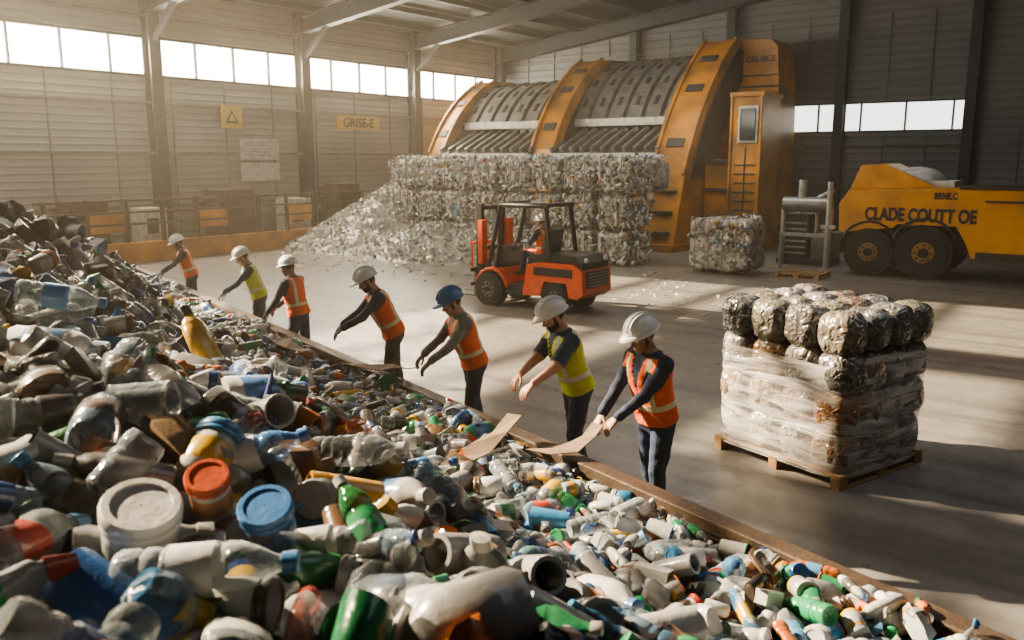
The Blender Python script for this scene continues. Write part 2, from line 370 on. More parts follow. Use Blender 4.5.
P0=np.array([.07,7.1]); D=np.array([-.5845,.8113]); NV=np.array([.8113,.5845])
def sw(s,w): return P0+D*s-NV*w
def clamp(x,a=0.,b=1.): return max(a,min(b,x))
def sm(x): x=clamp(x); return x*x*(3-2*x)
def height(s,w):
    base=.62+.05*math.sin(s*1.3+w)+.03*math.sin(s*3.1-w*4)
    k=.46+.60*clamp((s+3)/9.)
    cap=2.0+.85*sm((s+3)/8.)
    start=1.25+.15*math.sin(s*.7)
    h=max(0,w-start)*k
    top=cap-.62
    h=top*(1-math.exp(-h/top*1.25))*1.12 if h>0 else 0
    h=min(h,top)
    h*=1-sm((s-6.2)/6.5)
    h*=1-sm((w-4.8)/2.5)
    h+=(.07*math.sin(s*2.2+w*1.1)+.06*math.sin(w*3.7-s*1.4))*sm((w-1.3)/1)
    if w>6: base*=1-sm((w-6)/1.3)
    return base+h
def grad(s,w):
    e=.1; return (height(s+e,w)-height(s-e,w))/(2*e),(height(s,w+e)-height(s,w-e))/(2*e)
m_under=M('dark_gap_base',(.03,.028,.026),.8,bump=.8,bs=9)  # near-black base under the bottles, painted so the gaps look shaded
def field(pile,s0,s1,w0,w1,st,drop):
    S=np.arange(s0,s1+st,st);Wd=np.arange(w0,w1+st,st); V=[]
    for s in S:
        for w in Wd:
            x,y=sw(s,w); V.append((x,y,max(.0,height(s,w)-drop)))
    n=len(Wd); F=[(i*n+j,(i+1)*n+j,(i+1)*n+j+1,i*n+j+1) for i in range(len(S)-1) for j in range(n-1)]
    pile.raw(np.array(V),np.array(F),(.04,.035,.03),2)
def near(s,w): return sm((1.0-s)/4.)*sm((w-1.5)/1.2)
def scatter(pile,s0,s1,w0,w1,step,size,lift,tone=1.,up=.25,keep=1.):
    s=s0
    while s<s1:
        w=w0
        while w<w1:
            ss=s+rng.uniform(-.5,.5)*step; ww=clamp(w+rng.uniform(-.5,.5)*step,w0+.02,w1)
            w+=step
            nr=near(ss,ww)
            if rng.random()>keep*(1-.2*nr): continue
            h=height(ss,ww)
            if h<.2: continue
            x,y=sw(ss,ww); gs,gw=grad(ss,ww)
            a=rng.uniform(0,2*math.pi); ds,dw=math.cos(a),math.sin(a)
            d=D*ds-NV*dw; ax=np.array([d[0],d[1],gs*ds+gw*dw+rng.normal()*up])
            sz=size*rng.uniform(.75,1.25)*(1+.18*nr)
            tn=tone*rng.uniform(.7,1.05)
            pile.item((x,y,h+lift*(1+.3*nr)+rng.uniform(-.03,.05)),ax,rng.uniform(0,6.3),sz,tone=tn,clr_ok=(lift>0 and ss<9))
        s+=step
conv=Pile()
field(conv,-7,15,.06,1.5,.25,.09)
scatter(conv,-7,15,.12,1.7,.155,1.08,-.03,tone=.92)
scatter(conv,-7,15,.10,1.7,.155,1.05,.06,tone=.95)
conv.build('conveyor_bottle_load',[m_pl,m_pc,m_under],sharp=.8)
heap=Pile()
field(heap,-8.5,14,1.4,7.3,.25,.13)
scatter(heap,-8,13,1.6,6.0,.22,1.4,-.04,tone=.58)  # heap bottles coloured darker than the belt's, dimmer light put into their colour
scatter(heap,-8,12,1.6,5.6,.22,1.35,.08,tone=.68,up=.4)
for i in range(34):
    s=rng.uniform(4.0,8.5); w=rng.uniform(2.3,4.4); x,y=sw(s,w)
    heap.item((x,y,height(s,w)+.12),(rng.normal(),rng.normal(),.4),rng.uniform(0,6),rng.uniform(2.2,3.2),vi=27+int(rng.integers(3)),body=pick([(.03,.03,.035),(.05,.05,.05),(.10,.10,.10),(.2,.19,.18)]))
W_=(.70,.69,.67); 
for pos,ax,spin,scl,vi,body,label,cap,clr in (
 ((-1.34,2.87,1.76),(.25,-.35,1),.3,2.1,9,(.50,.49,.47),(.32,.32,.32),(.70,.69,.66),0),
 ((-1.22,3.25,1.78),(.1,-.5,.9),.3,1.35,9,(.50,.48,.45),(.40,.2,.12),(.55,.10,.04),0),
 ((-.94,3.10,1.70),(.0,-.5,1),.3,1.6,9,(.09,.22,.40),(.09,.22,.40),(.05,.18,.42),1),
 ((-1.80,3.80,1.86),(-.55,.25,.75),.3,1.7,0,(.02,.26,.08),(.03,.28,.11),(.02,.02,.02),1),
 ((-1.86,4.53,1.88),(-.5,.4,.55),.3,1.8,0,(.24,.54,.44),(.05,.38,.18),(.5,.6,.6),1),
 ((-2.30,6.10,1.84),(-.35,.3,.55),.3,1.7,18,(.70,.43,.05),(.62,.36,.05),(.05,.05,.05),0),
 ((-1.20,3.76,1.76),(.8,.25,.25),.3,1.75,0,(.08,.26,.60),(.60,.62,.64),(.05,.16,.45),1),
 ((-.86,4.55,1.50),(.8,-.2,.1),.3,1.9,0,(.58,.64,.66),(.58,.64,.66),(.7,.7,.7),1),
 ((-1.34,4.50,1.74),(.6,-.55,.2),.3,1.8,15,W_,None,(.7,.68,.64),0),
 ((-.79,3.78,1.56),(-.7,-.3,.25),.3,1.4,21,(.70,.36,.06),(.70,.36,.06),(.5,.22,.04),0),
 ((-.20,3.40,1.44),(-.5,-.6,.3),.3,1.5,21,(.30,.30,.30),(.30,.30,.30),(.42,.42,.40),0),
 ((.10,3.44,1.32),(.3,-.9,.45),.3,1.5,21,(.34,.34,.33),(.34,.34,.33),(.46,.46,.43),0),
 ((-.98,2.55,1.80),(1,.1,.05),.3,1.9,0,(.50,.55,.60),(.60,.60,.60),(.06,.2,.45),1),
 ((.47,3.80,1.0),(.55,-.8,.25),.3,1.45,6,W_,(.66,.65,.62),(.05,.16,.38),0),
 ((-2.65,4.86,2.04),(.9,.1,-.1),.3,1.9,18,W_,(.18,.34,.55),(.3,.4,.5),0),
 ((-2.20,4.15,1.96),(.9,-.3,-.1),.3,1.8,6,(.42,.42,.41),(.32,.32,.32),(.3,.3,.3),0),
 ((-1.55,5.2,1.68),(.7,.5,-.1),.3,1.8,18,(.56,.56,.54),(.10,.24,.48),(.05,.16,.38),0),
 ((-.55,5.0,1.22),(.7,.5,0),.3,1.6,0,(.58,.64,.66),(.05,.18,.42),(.05,.16,.38),1),
 ((-.55,4.1,1.40),(.6,-.6,.3),.3,1.5,6,(.50,.50,.48),(.08,.22,.44),(.4,.4,.39),0),
 ((.12,4.15,1.04),(-.4,-.7,.4),.3,1.5,0,(.24,.50,.50),(.05,.16,.38),(.05,.16,.38),1),
 ((1.25,4.45,.84),(-.2,-.8,.5),.3,1.4,3,(.05,.24,.46),(.05,.24,.46),(.05,.16,.38),1),
 ((.55,5.15,.80),(.9,.3,.1),.3,1.3,0,(.58,.64,.66),(.58,.64,.66),(.7,.7,.7),1),
 ((-.62,3.35,1.62),(-.5,.5,.5),.3,1.5,0,(.02,.26,.08),(.03,.30,.11),(.6,.6,.58),1),
 ((-1.65,3.35,1.84),(-.8,-.3,.3),.3,1.6,18,(.10,.10,.10),(.14,.14,.14),(.3,.3,.3),0),
 ((-.35,2.75,1.55),(.8,-.4,.2),.3,1.6,6,(.36,.42,.46),(.24,.32,.44),(.1,.2,.4),1),
 ((-3.0,5.6,2.2),(.9,.3,-.2),.3,1.8,0,(.40,.50,.56),(.08,.24,.48),(.05,.16,.38),1),
 ):
    heap.item(pos,ax,spin,scl,vi=vi,body=body,label=label or body,cap=cap,clear=clr,tone=.85)
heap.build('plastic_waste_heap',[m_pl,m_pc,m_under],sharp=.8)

L=24.; cx,cy=sw(3.5,0); ang=math.atan2(D[1],D[0])
CM=Matrix.Translation((cx,cy,0))@Matrix.Rotation(ang,4,'Z')
b=MB(); hl=11.5
b.bb((-hl,-.05,.12),(hl,.04,.72),0); b.bb((-hl,-.09,.66),(hl,.06,.76),0); b.bb((-hl,-.09,.10),(hl,.05,.18),0)
x=-hl+.3
while x<hl: b.bb((x,-.13,0),(x+.09,-.02,.66),1); x+=1.3
b.bb((-hl,.04,.38),(hl,1.5,.42),2)
b.build('sorting_conveyor',[m_rust,m_steel,m_black],CM,.012)

def strip(name,pts,w,mat):
    b=MB(); vs=[]
    for i,p in enumerate(pts):
        p=Vector(p); t=(Vector(pts[min(i+1,len(pts)-1)])-Vector(pts[max(i-1,0)])); n=Vector((-t.y,t.x,0)).normalized()
        ww=w*(1-.3*abs(2*i/(len(pts)-1)-1))*(.9+.2*random.random()); tl=Vector((0,0,.02*math.sin(i*2.1)))
        vs+= [p+n*ww/2+tl,p-n*ww/2-tl,p+n*ww/2+tl+Vector((0,0,.008)),p-n*ww/2-tl+Vector((0,0,.008))]
    fs=[]
    for i in range(len(pts)-1):
        a=i*4; fs+=[(a,a+4,a+5,a+1),(a+2,a+3,a+7,a+6),(a,a+2,a+6,a+4),(a+1,a+5,a+7,a+3)]
    fs+=[(0,1,3,2),(len(vs)-4,len(vs)-2,len(vs)-1,len(vs)-3)]
    b.add(vs,fs,0,False); return b.build(name,[mat])
strip('cardboard_sheet',[(.02,6.98,.96),(-.10,6.75,.88),(-.25,6.5,.83),(-.42,6.27,.80),(-.6,6.1,.78),(-.75,5.98,.80)],.20,m_card)
strip('cardboard_sheet',[(.70,6.66,.98),(.62,6.58,.90),(.50,6.50,.84),(.32,6.50,.80),(.12,6.55,.80)],.18,m_card)
strip('cardboard_sheet',[(-1.02,8.72,.94),(-1.2,8.95,.88),(-1.4,9.15,.84),(-1.65,9.3,.82),(-1.95,9.52,.80)],.20,m_card)
strip('cardboard_sheet',[(-2.45,9.95,.84),(-2.7,10.3,.80),(-2.9,10.6,.82),(-3.1,10.9,.79)],.22,m_card)

# ------------------------------------------------------------------ bales
m_bale=bale_mat(); m_wire=M('baling_wire',(.25,.24,.22),.4,.8)
def bale(mb,c,d,mat=0,amp=.05,n=10,seed=0):
    c=Vector(c)
    for axd,sgn in ((0,1),(0,-1),(1,1),(1,-1),(2,1),(2,-1)):
        u,v=[i for i in range(3) if i!=axd]; vs=[]
        for i in range(n+1):
            for j in range(n+1):
                p=[0,0,0]; p[axd]=sgn*1.; p[u]=2*i/n-1; p[v]=2*j/n-1
                q=Vector([math.copysign(abs(a)**.93,a) for a in p]); L_=max(1,(abs(q.x)**8+abs(q.y)**8+abs(q.z)**8)**.125); q=q/L_
                P_=Vector([q[k]*d[k]/2 for k in range(3)])+c
                nn=noise.noise_vector(P_*2.3+Vector((seed,0,0)))+noise.noise_vector(P_*6)*.6
                vs.append(P_+nn*amp)
        fs=[]
        for i in range(n):
            for j in range(n):
                f=(i*(n+1)+j,(i+1)*(n+1)+j,(i+1)*(n+1)+j+1,i*(n+1)+j+1); fs.append(f)
        mb.add(vs,fs,mat,True)
b=MB(); k=0
for row in range(3):
    for i in range(8):
        for dd in range(2):
            if dd==1 and row<2: continue
            p=-21.9+.61+i*1.215+rng.uniform(-.03,.03); q=22.62+dd*1.25+(.12 if row==2 else 0)+rng.uniform(-.05,.05)
            bale(b,(p,q,.54+row*1.06),(1.08,1.24,.94),seed=k); k+=1
            if dd==0:
                for x in (-.35,0,.35): b.bb((p+x-.012,21.80,.08+row*1.06),(p+x+.012,21.82,1.0+row*1.06),1)
ob=b.build('plastic_bale_stack',[m_bale,m_wire],HALL)
WW=[(.74,.72,.67),(.66,.64,.59),(.78,.76,.70),(.58,.56,.52),(.50,.49,.46)]
BP=WW*6+[(.60,.64,.64),(.52,.57,.58)]*3+[COLS[1],COLS[7],COLS[8],COLS[11]]
def facefill(pile,o,u,v,n,lu,lv,step,sz,pu=1.215,pv=1.06,pal=BP):
    o,u,v,n=[np.array(x,float) for x in (o,u,v,n)]; a=0
    while a<lu:
        c=0
        while c<lv:
            aa=a+rng.uniform(-.5,.5)*step; cc=c+rng.uniform(-.5,.5)*step; c+=step
            t=rng.uniform(0,6.28); ax=u*math.cos(t)+v*math.sin(t)+n*rng.normal()*.18
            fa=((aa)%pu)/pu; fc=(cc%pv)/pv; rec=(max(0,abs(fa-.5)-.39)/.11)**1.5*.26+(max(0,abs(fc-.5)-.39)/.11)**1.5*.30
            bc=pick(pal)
            pile.item(o+u*aa+v*cc+n*(rng.uniform(-.04,.03)-rec),ax,rng.uniform(0,6),sz*rng.uniform(.7,1.15),body=bc,label=bc if rng.random()<.8 else pick(COLS),cap=pick(WHITE+WHITE+COLS),clear=False,tone=rng.uniform(.9,1.2)*(1-.55*min(1,rec/.2)))  # colour darkened in the grooves between bales, shade painted in
        a+=step
bp=Pile()
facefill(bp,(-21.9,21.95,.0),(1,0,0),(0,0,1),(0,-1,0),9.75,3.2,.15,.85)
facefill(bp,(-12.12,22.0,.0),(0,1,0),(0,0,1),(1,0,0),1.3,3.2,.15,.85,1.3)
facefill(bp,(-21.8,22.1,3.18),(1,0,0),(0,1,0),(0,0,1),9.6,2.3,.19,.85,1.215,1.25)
o=bp.build('pressed_bottles',[m_pl,m_pc]); o.parent=ob
b=MB(); bale(b,(-9.45,22.65,.80),(1.80,1.25,1.44),amp=.07,n=16,seed=99)
for x in (-.6,-.2,.2,.6):
    b.tube([(-9.45+x,21.84,.06),(-9.45+x,21.80,1.6),(-9.45+x,23.3,1.65)],.012,1,6)
ob=b.build('plastic_bale',[m_bale,m_wire],HALL)
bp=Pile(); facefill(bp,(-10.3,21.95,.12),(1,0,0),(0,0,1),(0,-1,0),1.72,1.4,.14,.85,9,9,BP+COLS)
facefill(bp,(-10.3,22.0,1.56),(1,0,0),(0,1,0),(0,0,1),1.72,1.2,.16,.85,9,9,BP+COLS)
o=bp.build('pressed_bottles',[m_pl,m_pc]); o.parent=ob

fl=Pile()
def hz(p,q):
    h=2.3*max(0,1-math.hypot((p+22.6)/3.6,(q-22.8)/4.2)); h2=1.1*max(0,1-math.hypot((p+19)/5.,(q-21.2)/2.4)); return max(h,h2)
V=[];n=41
for i in range(n):
    for j in range(n):
        p=-26.3+i*.31; q=18.5+j*.22; V.append((p,q,hz(p,q)+.06*math.sin(i*1.7)*math.sin(j*1.3)*(hz(p,q)>.1)-.01))
F=np.array([(i*n+j,(i+1)*n+j,(i+1)*n+j+1,i*n+j+1) for i in range(n-1) for j in range(n-1)])
fl.raw(np.array(V),F,(.34,.32,.29),0)
LW=WW*6+CLEAR*2+COLS[7:9]+[COLS[11]]
def flake(p,q,z,s,flat=0):
    a=rng.normal(size=3);a[2]*=(1-flat);a/=np.linalg.norm(a);c=rng.normal(size=3);c[2]*=(1-flat);c-=a*(a@c);c/=np.linalg.norm(c)
    o=np.array([p,q,z+s*.3*(1-flat)+.012]); V=np.array([o-a*s*.5-c*s*.35,o+a*s*.5-c*s*.3,o+a*s*.45+c*s*.4,o-a*s*.4+c*s*.3])
    V[:,2]=np.maximum(V[:,2],.004)
    fl.raw(V,np.array([(0,1,2,3)]),np.array(pick(LW))*rng.uniform(.8,1.15))
for _ in range(9000):
    p=rng.uniform(-26.2,-14); q=rng.uniform(18.6,27); h=hz(p,q)
    if h>.02: flake(p,q,h,rng.uniform(.06,.15))
for _ in range(1100):
    p=rng.normal(-18,3.5); q=rng.normal(18.8,1.4)
    if -26<p<-12.5 and q<21.5: flake(p,q,0.0,rng.uniform(.04,.10),.9)
for _ in range(420):
    p=rng.uniform(-12,-5); q=rng.normal(18.3,2.0)
    if q<21.5 and q>16.0: flake(p,q,0.0,rng.uniform(.04,.10),.9)
fl.build('shredded_plastic_litter',[m_pl],True,HALL)

# ------------------------------------------------------------------ baling machine (curved jaw arms, ribbed hoods)
b=MB()
MQ=28.
def bez(A,C,B,n): return [((1-t)**2*A[0]+2*t*(1-t)*C[0]+t*t*B[0],(1-t)**2*A[1]+2*t*(1-t)*C[1]+t*t*B[1]) for t in np.linspace(0,1,n)]
def bulge(A,B,h):
    mx,my=(A[0]+B[0])/2,(A[1]+B[1])/2; dx,dy=B[0]-A[0],B[1]-A[1]; L_=math.hypot(dx,dy); return (mx-dy/L_*h,my+dx/L_*h)
def plate(p,th,prof,mat=0):
    b.prism(prof,(p-th/2,MQ,0),(0,1,0),(0,0,1),(1,0,0),th,mat)
for p,th,A,B,tail in ((-24.7,.85,(-.4,3.4),(3.2,6.55),[(4.3,6.6),(4.6,6.1),(1.1,2.2),(-.7,2.2)]),
 (-19.2,1.1,(-.4,3.5),(3.1,7.1),[(4.7,7.2),(5.0,6.7),(1.3,1.9),(-.7,1.9)]),
 (-13.6,1.3,(-.9,2.6),(3.1,7.45),[(5.2,7.55),(5.3,6.9),(1.7,2.2),(1.2,0),(-1.7,0)])):
    cv=bez(A,bulge(A,B,.9),B,9)
    plate(p,th,cv+tail)
    for (qa,za),(qb,zb) in zip(cv[:-1],cv[1:]):       # raised flanges along the curved edge
        a=math.atan2(zb-za,qb-qa); R=Matrix.Rotation(a,3,'X'); Ls=math.hypot(qb-qa,zb-za); nn=R@Vector((0,0,.05))
        for sx in (-1,1): b.box((p+sx*(th/2-.05),MQ+(qa+qb)/2+nn.y,(za+zb)/2+nn.z),(.12,Ls*1.05,.14),0,R)
    for k in (1,4,6):
        (qa,za),(qb,zb)=cv[k],cv[k+1]; a=math.atan2(zb-za,qb-qa); R=Matrix.Rotation(a,3,'X'); nn=R@Vector((0,0,.03))
        b.box((p,MQ+(qa+qb)/2+nn.y,(za+zb)/2+nn.z),(th*.5,.34,.06),3,R)
    # brown side web on the inner/right side
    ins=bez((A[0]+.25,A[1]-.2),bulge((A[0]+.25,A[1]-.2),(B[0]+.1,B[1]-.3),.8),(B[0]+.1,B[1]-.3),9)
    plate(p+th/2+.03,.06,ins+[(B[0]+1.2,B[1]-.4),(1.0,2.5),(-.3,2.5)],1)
for k in range(3): b.bb((-14.05,MQ-1.72+.25*k,.6+k*.7),(-13.15,MQ-1.4+.3*k,.68+k*.7),3)
b.bb((-14.3,MQ-1.8,0),(-12.9,MQ+1.0,.25),0)
def bay(pa,pb_,ztop,qtop):
    q0,z0=MQ+1.1,4.5
    cx_=(pa+pb_)/2; w=pb_-pa
    cv=bez((q0,z0),bulge((q0,z0),(qtop,ztop),.95),(qtop,ztop),9); n=int(w/.85)
    for (qa,za),(qb,zb) in zip(cv[:-1],cv[1:]):
        a=math.atan2(zb-za,qb-qa); R=Matrix.Rotation(a,3,'X'); Ls=math.hypot(qb-qa,zb-za)*1.04; c_=((qa+qb)/2,(za+zb)/2)
        b.box((cx_,c_[0],c_[1]),(w,Ls,.10),3,R); off=R@Vector((0,0,.12))
        for i in range(n+1):
            p=pa+.3+(w-.6)*i/n; b.box((p,c_[0]+off.y,c_[1]+off.z),(.60,Ls,.16),2,R)
    for k in (1,3,5,7):
        (qa,za),(qb,zb)=cv[k],cv[(k+1)%9] if k<8 else cv[k]; a=math.atan2(zb-za,qb-qa); R=Matrix.Rotation(a,3,'X'); off=R@Vector((0,0,.21))
        for i in range(n+1):
            p=pa+.3+(w-.6)*i/n; b.box((p,(qa+qb)/2+off.y,(za+zb)/2+off.z),(.16,.42,.05),3,R)
    b.box((cx_,q0-.05,z0+.02),(w,.34,.30),4)
    b.box((cx_,qtop+.1,ztop+.03),(w,.6,.32),3)
    q1,z1=MQ-.6,3.35; q2,z2=MQ+1.2,4.15; a=math.atan2(z2-z1,q2-q1); R=Matrix.Rotation(a,3,'X'); Ls=math.hypot(q2-q1,z2-z1)
    b.box((cx_,(q1+q2)/2,(z1+z2)/2),(w,Ls,.08),3,R)
    n=int(w/.42)
    for i in range(n+1): b.box((pa+w*i/n,(q1+q2)/2,(z1+z2)/2+.12),(.14,Ls,.18),2,R)
    b.bb((pa,MQ-.7,2.9),(pb_,MQ-.4,3.35),4)
    b.bb((pa,MQ-.2,0),(pb_,MQ+1.2,3.0),3); b.bb((pa,MQ+1.2,0),(pb_,MQ+4.6,3.9),3)
bay(-24.3,-19.7,6.3,MQ+4.2); bay(-18.7,-14.2,6.95,MQ+4.4)
b.prism([(0,0),(1.95,0),(1.85,5.0),(1.7,7.15),(1.45,7.45),(-.3,7.55)],(-13.3,MQ+3.6,0),(1,0,0),(0,0,1),(0,1,0),1.8,0)
for z in (5.75,6.15): b.bb((-13.2,MQ+3.56,z),(-11.5,MQ+3.6,z+.06),3)
b.bb((-12.9,MQ+.6,0),(-11.9,MQ+3.6,3.1),0)
b.bb((-11.65,MQ-.2,0),(-10.6,MQ+1.4,5.2),0)
b.bb((-11.72,MQ-.27,5.15),(-10.53,MQ+1.5,5.30),0)
b.bb((-11.40,MQ-.26,3.65),(-10.72,MQ-.18,4.85),4); b.bb((-11.33,MQ-.29,3.73),(-10.79,MQ-.24,4.77),5)
for i in range(9): b.bb((-11.5,MQ-.23,.5+i*.3),(-10.75,MQ-.19,.56+i*.3),3)
for x in (-11.65,-10.62): b.bb((x-.04,MQ-.26,0),(x+.04,MQ-.2,5.2),0)
b.bb((-11.15,MQ-.24,0),(-11.11,MQ-.2,3.5),3)
for z in (1.0,2.0,3.0): b.bb((-12.85,MQ+.5,z),(-11.95,MQ+.6,z+.12),3)
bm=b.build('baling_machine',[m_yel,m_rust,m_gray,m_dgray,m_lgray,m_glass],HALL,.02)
text('lettering','GRUBCE',.30,m_ink,bm,axes((1,0,0),(0,0,1),(0,-1,0),(-12.22,MQ+3.58,6.75)))

# ------------------------------------------------------------------ truck
def wheel(b,c,r,w,mt,mh,sgn=-1,hr=.52):
    x,y,z=c
    b.cyl((x,y-w/2,z),(x,y+w/2,z),r,None,mt,28); b.cyl((x,y+sgn*(w/2-.02),z),(x,y+sgn*(w/2+.015),z),r*.88,r*.84,mt,28)
    b.cyl((x,y+sgn*(w/2),z),(x,y+sgn*(w/2+.03),z),r*hr,r*hr*.9,mh,20); b.cyl((x,y+sgn*w/2,z),(x,y+sgn*(w/2+.08),z),r*.2,r*.16,mt,12)
    for i in range(8):
        t=i*math.pi/4; b.cyl((x+math.cos(t)*r*hr*.7,y+sgn*(w/2+.02),z+math.sin(t)*r*hr*.7),(x+math.cos(t)*r*hr*.7,y+sgn*(w/2+.05),z+math.sin(t)*r*hr*.7),.03,None,mt,6)
    for i in range(28):
        t=i*2*math.pi/28; b.box((x+math.cos(t)*r,y,z+math.sin(t)*r),(.05,w*.96,.05),mt,Matrix.Rotation(-t,3,'Y'))
b=MB(); q0=24.2; q1=26.6
body=[(-6.9,1.15),(-5.5,1.32),(-5.42,1.42),(-4.0,1.42),(-3.75,1.0),(-3.6,.62),(2.2,.62),(2.2,2.36),(-4.4,2.40),(-6.7,2.3),(-6.95,1.9)]
b.prism(body,(0,q0+.05,0),(1,0,0),(0,0,1),(0,1,0),q1-q0-.1,0)
b.bb((-6.6,q0+.3,.7),(2.0,q1-.3,1.2),2)
b.prism([(-6.75,2.3),(-6.5,2.95),(-5.9,3.0),(-4.6,2.4)],(0,q0+.3,0),(1,0,0),(0,0,1),(0,1,0),1.7,0)
b.ell((-5.2,q0+1.0,2.5),(.75,.6,.42),4,20,12); b.bb((-5.6,q0+.5,2.36),(-4.2,q0+1.6,2.56),4)
b.bb((-4.0,q0-.0,2.36),(2.2,q1,2.44),1)
for p,r in ((-6.1,.64),(-4.72,.70)):
    wheel(b,(p,q0+.25,r),r,.42,3,6,-1,.42); wheel(b,(p,q1-.25,r),r,.42,3,6,1,.42)
wheel(b,(1.2,q0+.25,.66),.66,.42,3,6,-1,.42); wheel(b,(1.2,q1-.25,.66),.66,.42,3,6,1,.42)
for p,r in ((-6.1,.76),(-4.72,.82)):
    pts=[(p+math.cos(t)*r,q0+.03,r-.05+math.sin(t)*r) for t in np.linspace(.35,math.pi-.35,9)]
    b.tube(pts,.035,2,6)
b.bb((-3.5,q0-.02,.62),(2.2,q0+.05,.8),1); b.bb((-3.4,q0+.0,2.05),(2.0,q0+.04,2.1),1)
for p in (-2.1,-.6,2.1): b.bb((p-.03,q0+.0,.7),(p+.03,q0+.045,2.36),1)
b.bb((-7.05,q0+.1,.55),(-6.85,q1-.1,1.1),2); b.bb((-6.98,q0+.3,1.3),(-6.93,q0+.7,1.6),4)
tr=b.build('dump_truck',[m_yel2,m_rust,m_blk,m_black,m_white,m_gray,m_hub],HALL,.02)
fr=lambda p,z:axes((.68,0,0),(0,0,1),(0,-1,0),(p,q0+.035,z))
text('lettering','CLADE COUTT OE',.47,m_ink,tr,fr(-4.9,1.66),off=.035); text('small_lettering','BRNE.C',.24,m_ink,tr,fr(-4.3,2.18))
b=MB()
b.bb((-9.1,25.6,0),(-7.6,27,.15),2); b.bb((-9.0,25.7,.15),(-8.2,26.9,1.5),2); b.bb((-8.1,25.7,.15),(-7.6,26.9,.95),1)
b.cyl((-8.9,25.5,1.8),(-7.5,25.5,1.8),.22,None,1,16); b.cyl((-8.6,26.2,1.5),(-8.6,26.2,2.5),.12,None,0,12)
for x in (-8.9,-7.5): b.bb((x-.05,25.4,0),(x+.05,25.6,1.7),0)
for i in range(6): b.bb((-8.95,25.66,.3+i*.18),(-8.25,25.7,.36+i*.18),0)
b.tube([(-8.0,25.8,.95),(-8.0,25.8,2.0),(-7.6,25.8,2.2)],.06,0)
b.build('air_compressor',[m_lgray,m_gray,m_dgray],HALL,.015)
b=MB(); b.cyl((-7.25,24.4,0),(-7.25,24.4,2.5),.07,None,0,14); b.cyl((-7.25,24.4,0),(-7.25,24.4,.06),.2,None,0,14)
b.bb((-7.45,24.35,1.2),(-7.05,24.45,1.3),0); b.bb((-8.6,24.35,.95),(-7.25,24.45,1.05),0); b.cyl((-8.55,24.4,0),(-8.55,24.4,1.05),.05,None,0,12)
b.build('gate_post',[m_lgray],HALL)

def pallet(b,x0,y0,x1,y1,z0,mat,T=None):
    w=(x1-x0)
    for yy in np.linspace(y0+.05,y1-.05,3):
        for xx in np.linspace(x0+.07,x1-.07,3): b.bb((xx-.07,yy-.05,z0+.02),(xx+.07,yy+.05,z0+.11),mat,T)
        b.bb((x0,yy-.05,z0),(x1,yy+.05,z0+.022),mat,T)
        b.bb((x0,yy-.05,z0+.105),(x1,yy+.05,z0+.125),mat,T)
    n=8
    for i in range(n):
        xx=x0+.05+(w-.1)*i/(n-1); b.bb((xx-.045,y0,z0+.125),(xx+.045,y1,z0+.145),mat,T)
b=MB(); pallet(b,-.6,-.5,.6,.5,0,0); b.build('wooden_pallet',[m_wood],Matrix.Translation(hall(-7.4,22.9))@HALL)

# ------------------------------------------------------------------ wrapped load
am=Vector((-.57,.82,0)).normalized(); bmv=Vector((.82,.57,0)).normalized()
ORG=Vector((3.11,7.66,0)); WA,WB=1.52,1.38
LM=axes(bmv,am,(0,0,1),ORG)
root=empty('wrapped_sack_pallet',LM)
b=MB(); pallet(b,-.02,-.02,WB+.02,WA+.02,0,0); b.build('pallet',[m_wood],parent=root)
def sack_mat():
    m,t,b_=nt('sack_plastic'); oi=N(t,'ShaderNodeAttribute',attribute_name='Col'); tc=N(t,'ShaderNodeTexCoord')
    no=N(t,'ShaderNodeTexNoise',Scale=8,Detail=5,Distortion=2.0); t.links.new(tc.outputs['Object'],no.inputs['Vector'])
    r=N(t,'ShaderNodeValToRGB'); r.color_ramp.elements[0].position=.50; r.color_ramp.elements[1].position=.66; t.links.new(no.outputs['Fac'],r.inputs[0])
    c=mixc(t,mth(t,'MULTIPLY',r.outputs[0],.6),oi.outputs['Color'],(.46,.45,.43)); t.links.new(c,b_.inputs['Base Color']); b_.inputs['Roughness'].default_value=.16
    b_.inputs['Coat Weight'].default_value=.8; b_.inputs['Coat Roughness'].default_value=.1
    n2=N(t,'ShaderNodeTexNoise',Scale=10,Detail=2,Distortion=1); t.links.new(tc.outputs['Object'],n2.inputs['Vector'])
    bp_=N(t,'ShaderNodeBump',Strength=.8,Distance=.06); t.links.new(n2.outputs['Fac'],bp_.inputs['Height']); t.links.new(bp_.outputs[0],b_.inputs['Normal']); t.links.new(bp_.outputs[0],b_.inputs['Coat Normal'])
    return m
m_sack=sack_mat()
sk=Pile()
def sack(c,r,col):
    seg,rings=20,16; V=[]
    for j in range(rings+1):
        ph=math.pi*j/rings
        for i in range(seg):
            t=2*math.pi*i/seg; cs=lambda a,e:math.copysign(abs(a)**e,a)
            sp_=max(math.sin(ph),1e-3)**.6; v=Vector((r[0]*sp_*cs(math.cos(t),.75),r[1]*sp_*cs(math.sin(t),.75),r[2]*cs(math.cos(ph),.7)))+Vector(c)
            v+=noise.noise_vector(v*7)*.02+Vector((math.cos(t),math.sin(t),0))*.010*math.sin(t*7+c[2]*9)*sp_; V.append(v)
    F=[(j*seg+i,(j+1)*seg+i,(j+1)*seg+(i+1)%seg,j*seg+(i+1)%seg) for j in range(rings) for i in range(seg)]
    sk.raw(np.array(V),np.array(F),col)
SCT=[(.09,.08,.072),(.12,.115,.11),(.16,.135,.10),(.07,.07,.074),(.13,.125,.09),(.20,.19,.18),(.12,.075,.05)]
SC=[(.20,.12,.06),(.12,.095,.075),(.24,.18,.11),(.16,.15,.13),(.28,.15,.07),(.09,.088,.085),(.30,.27,.22)]
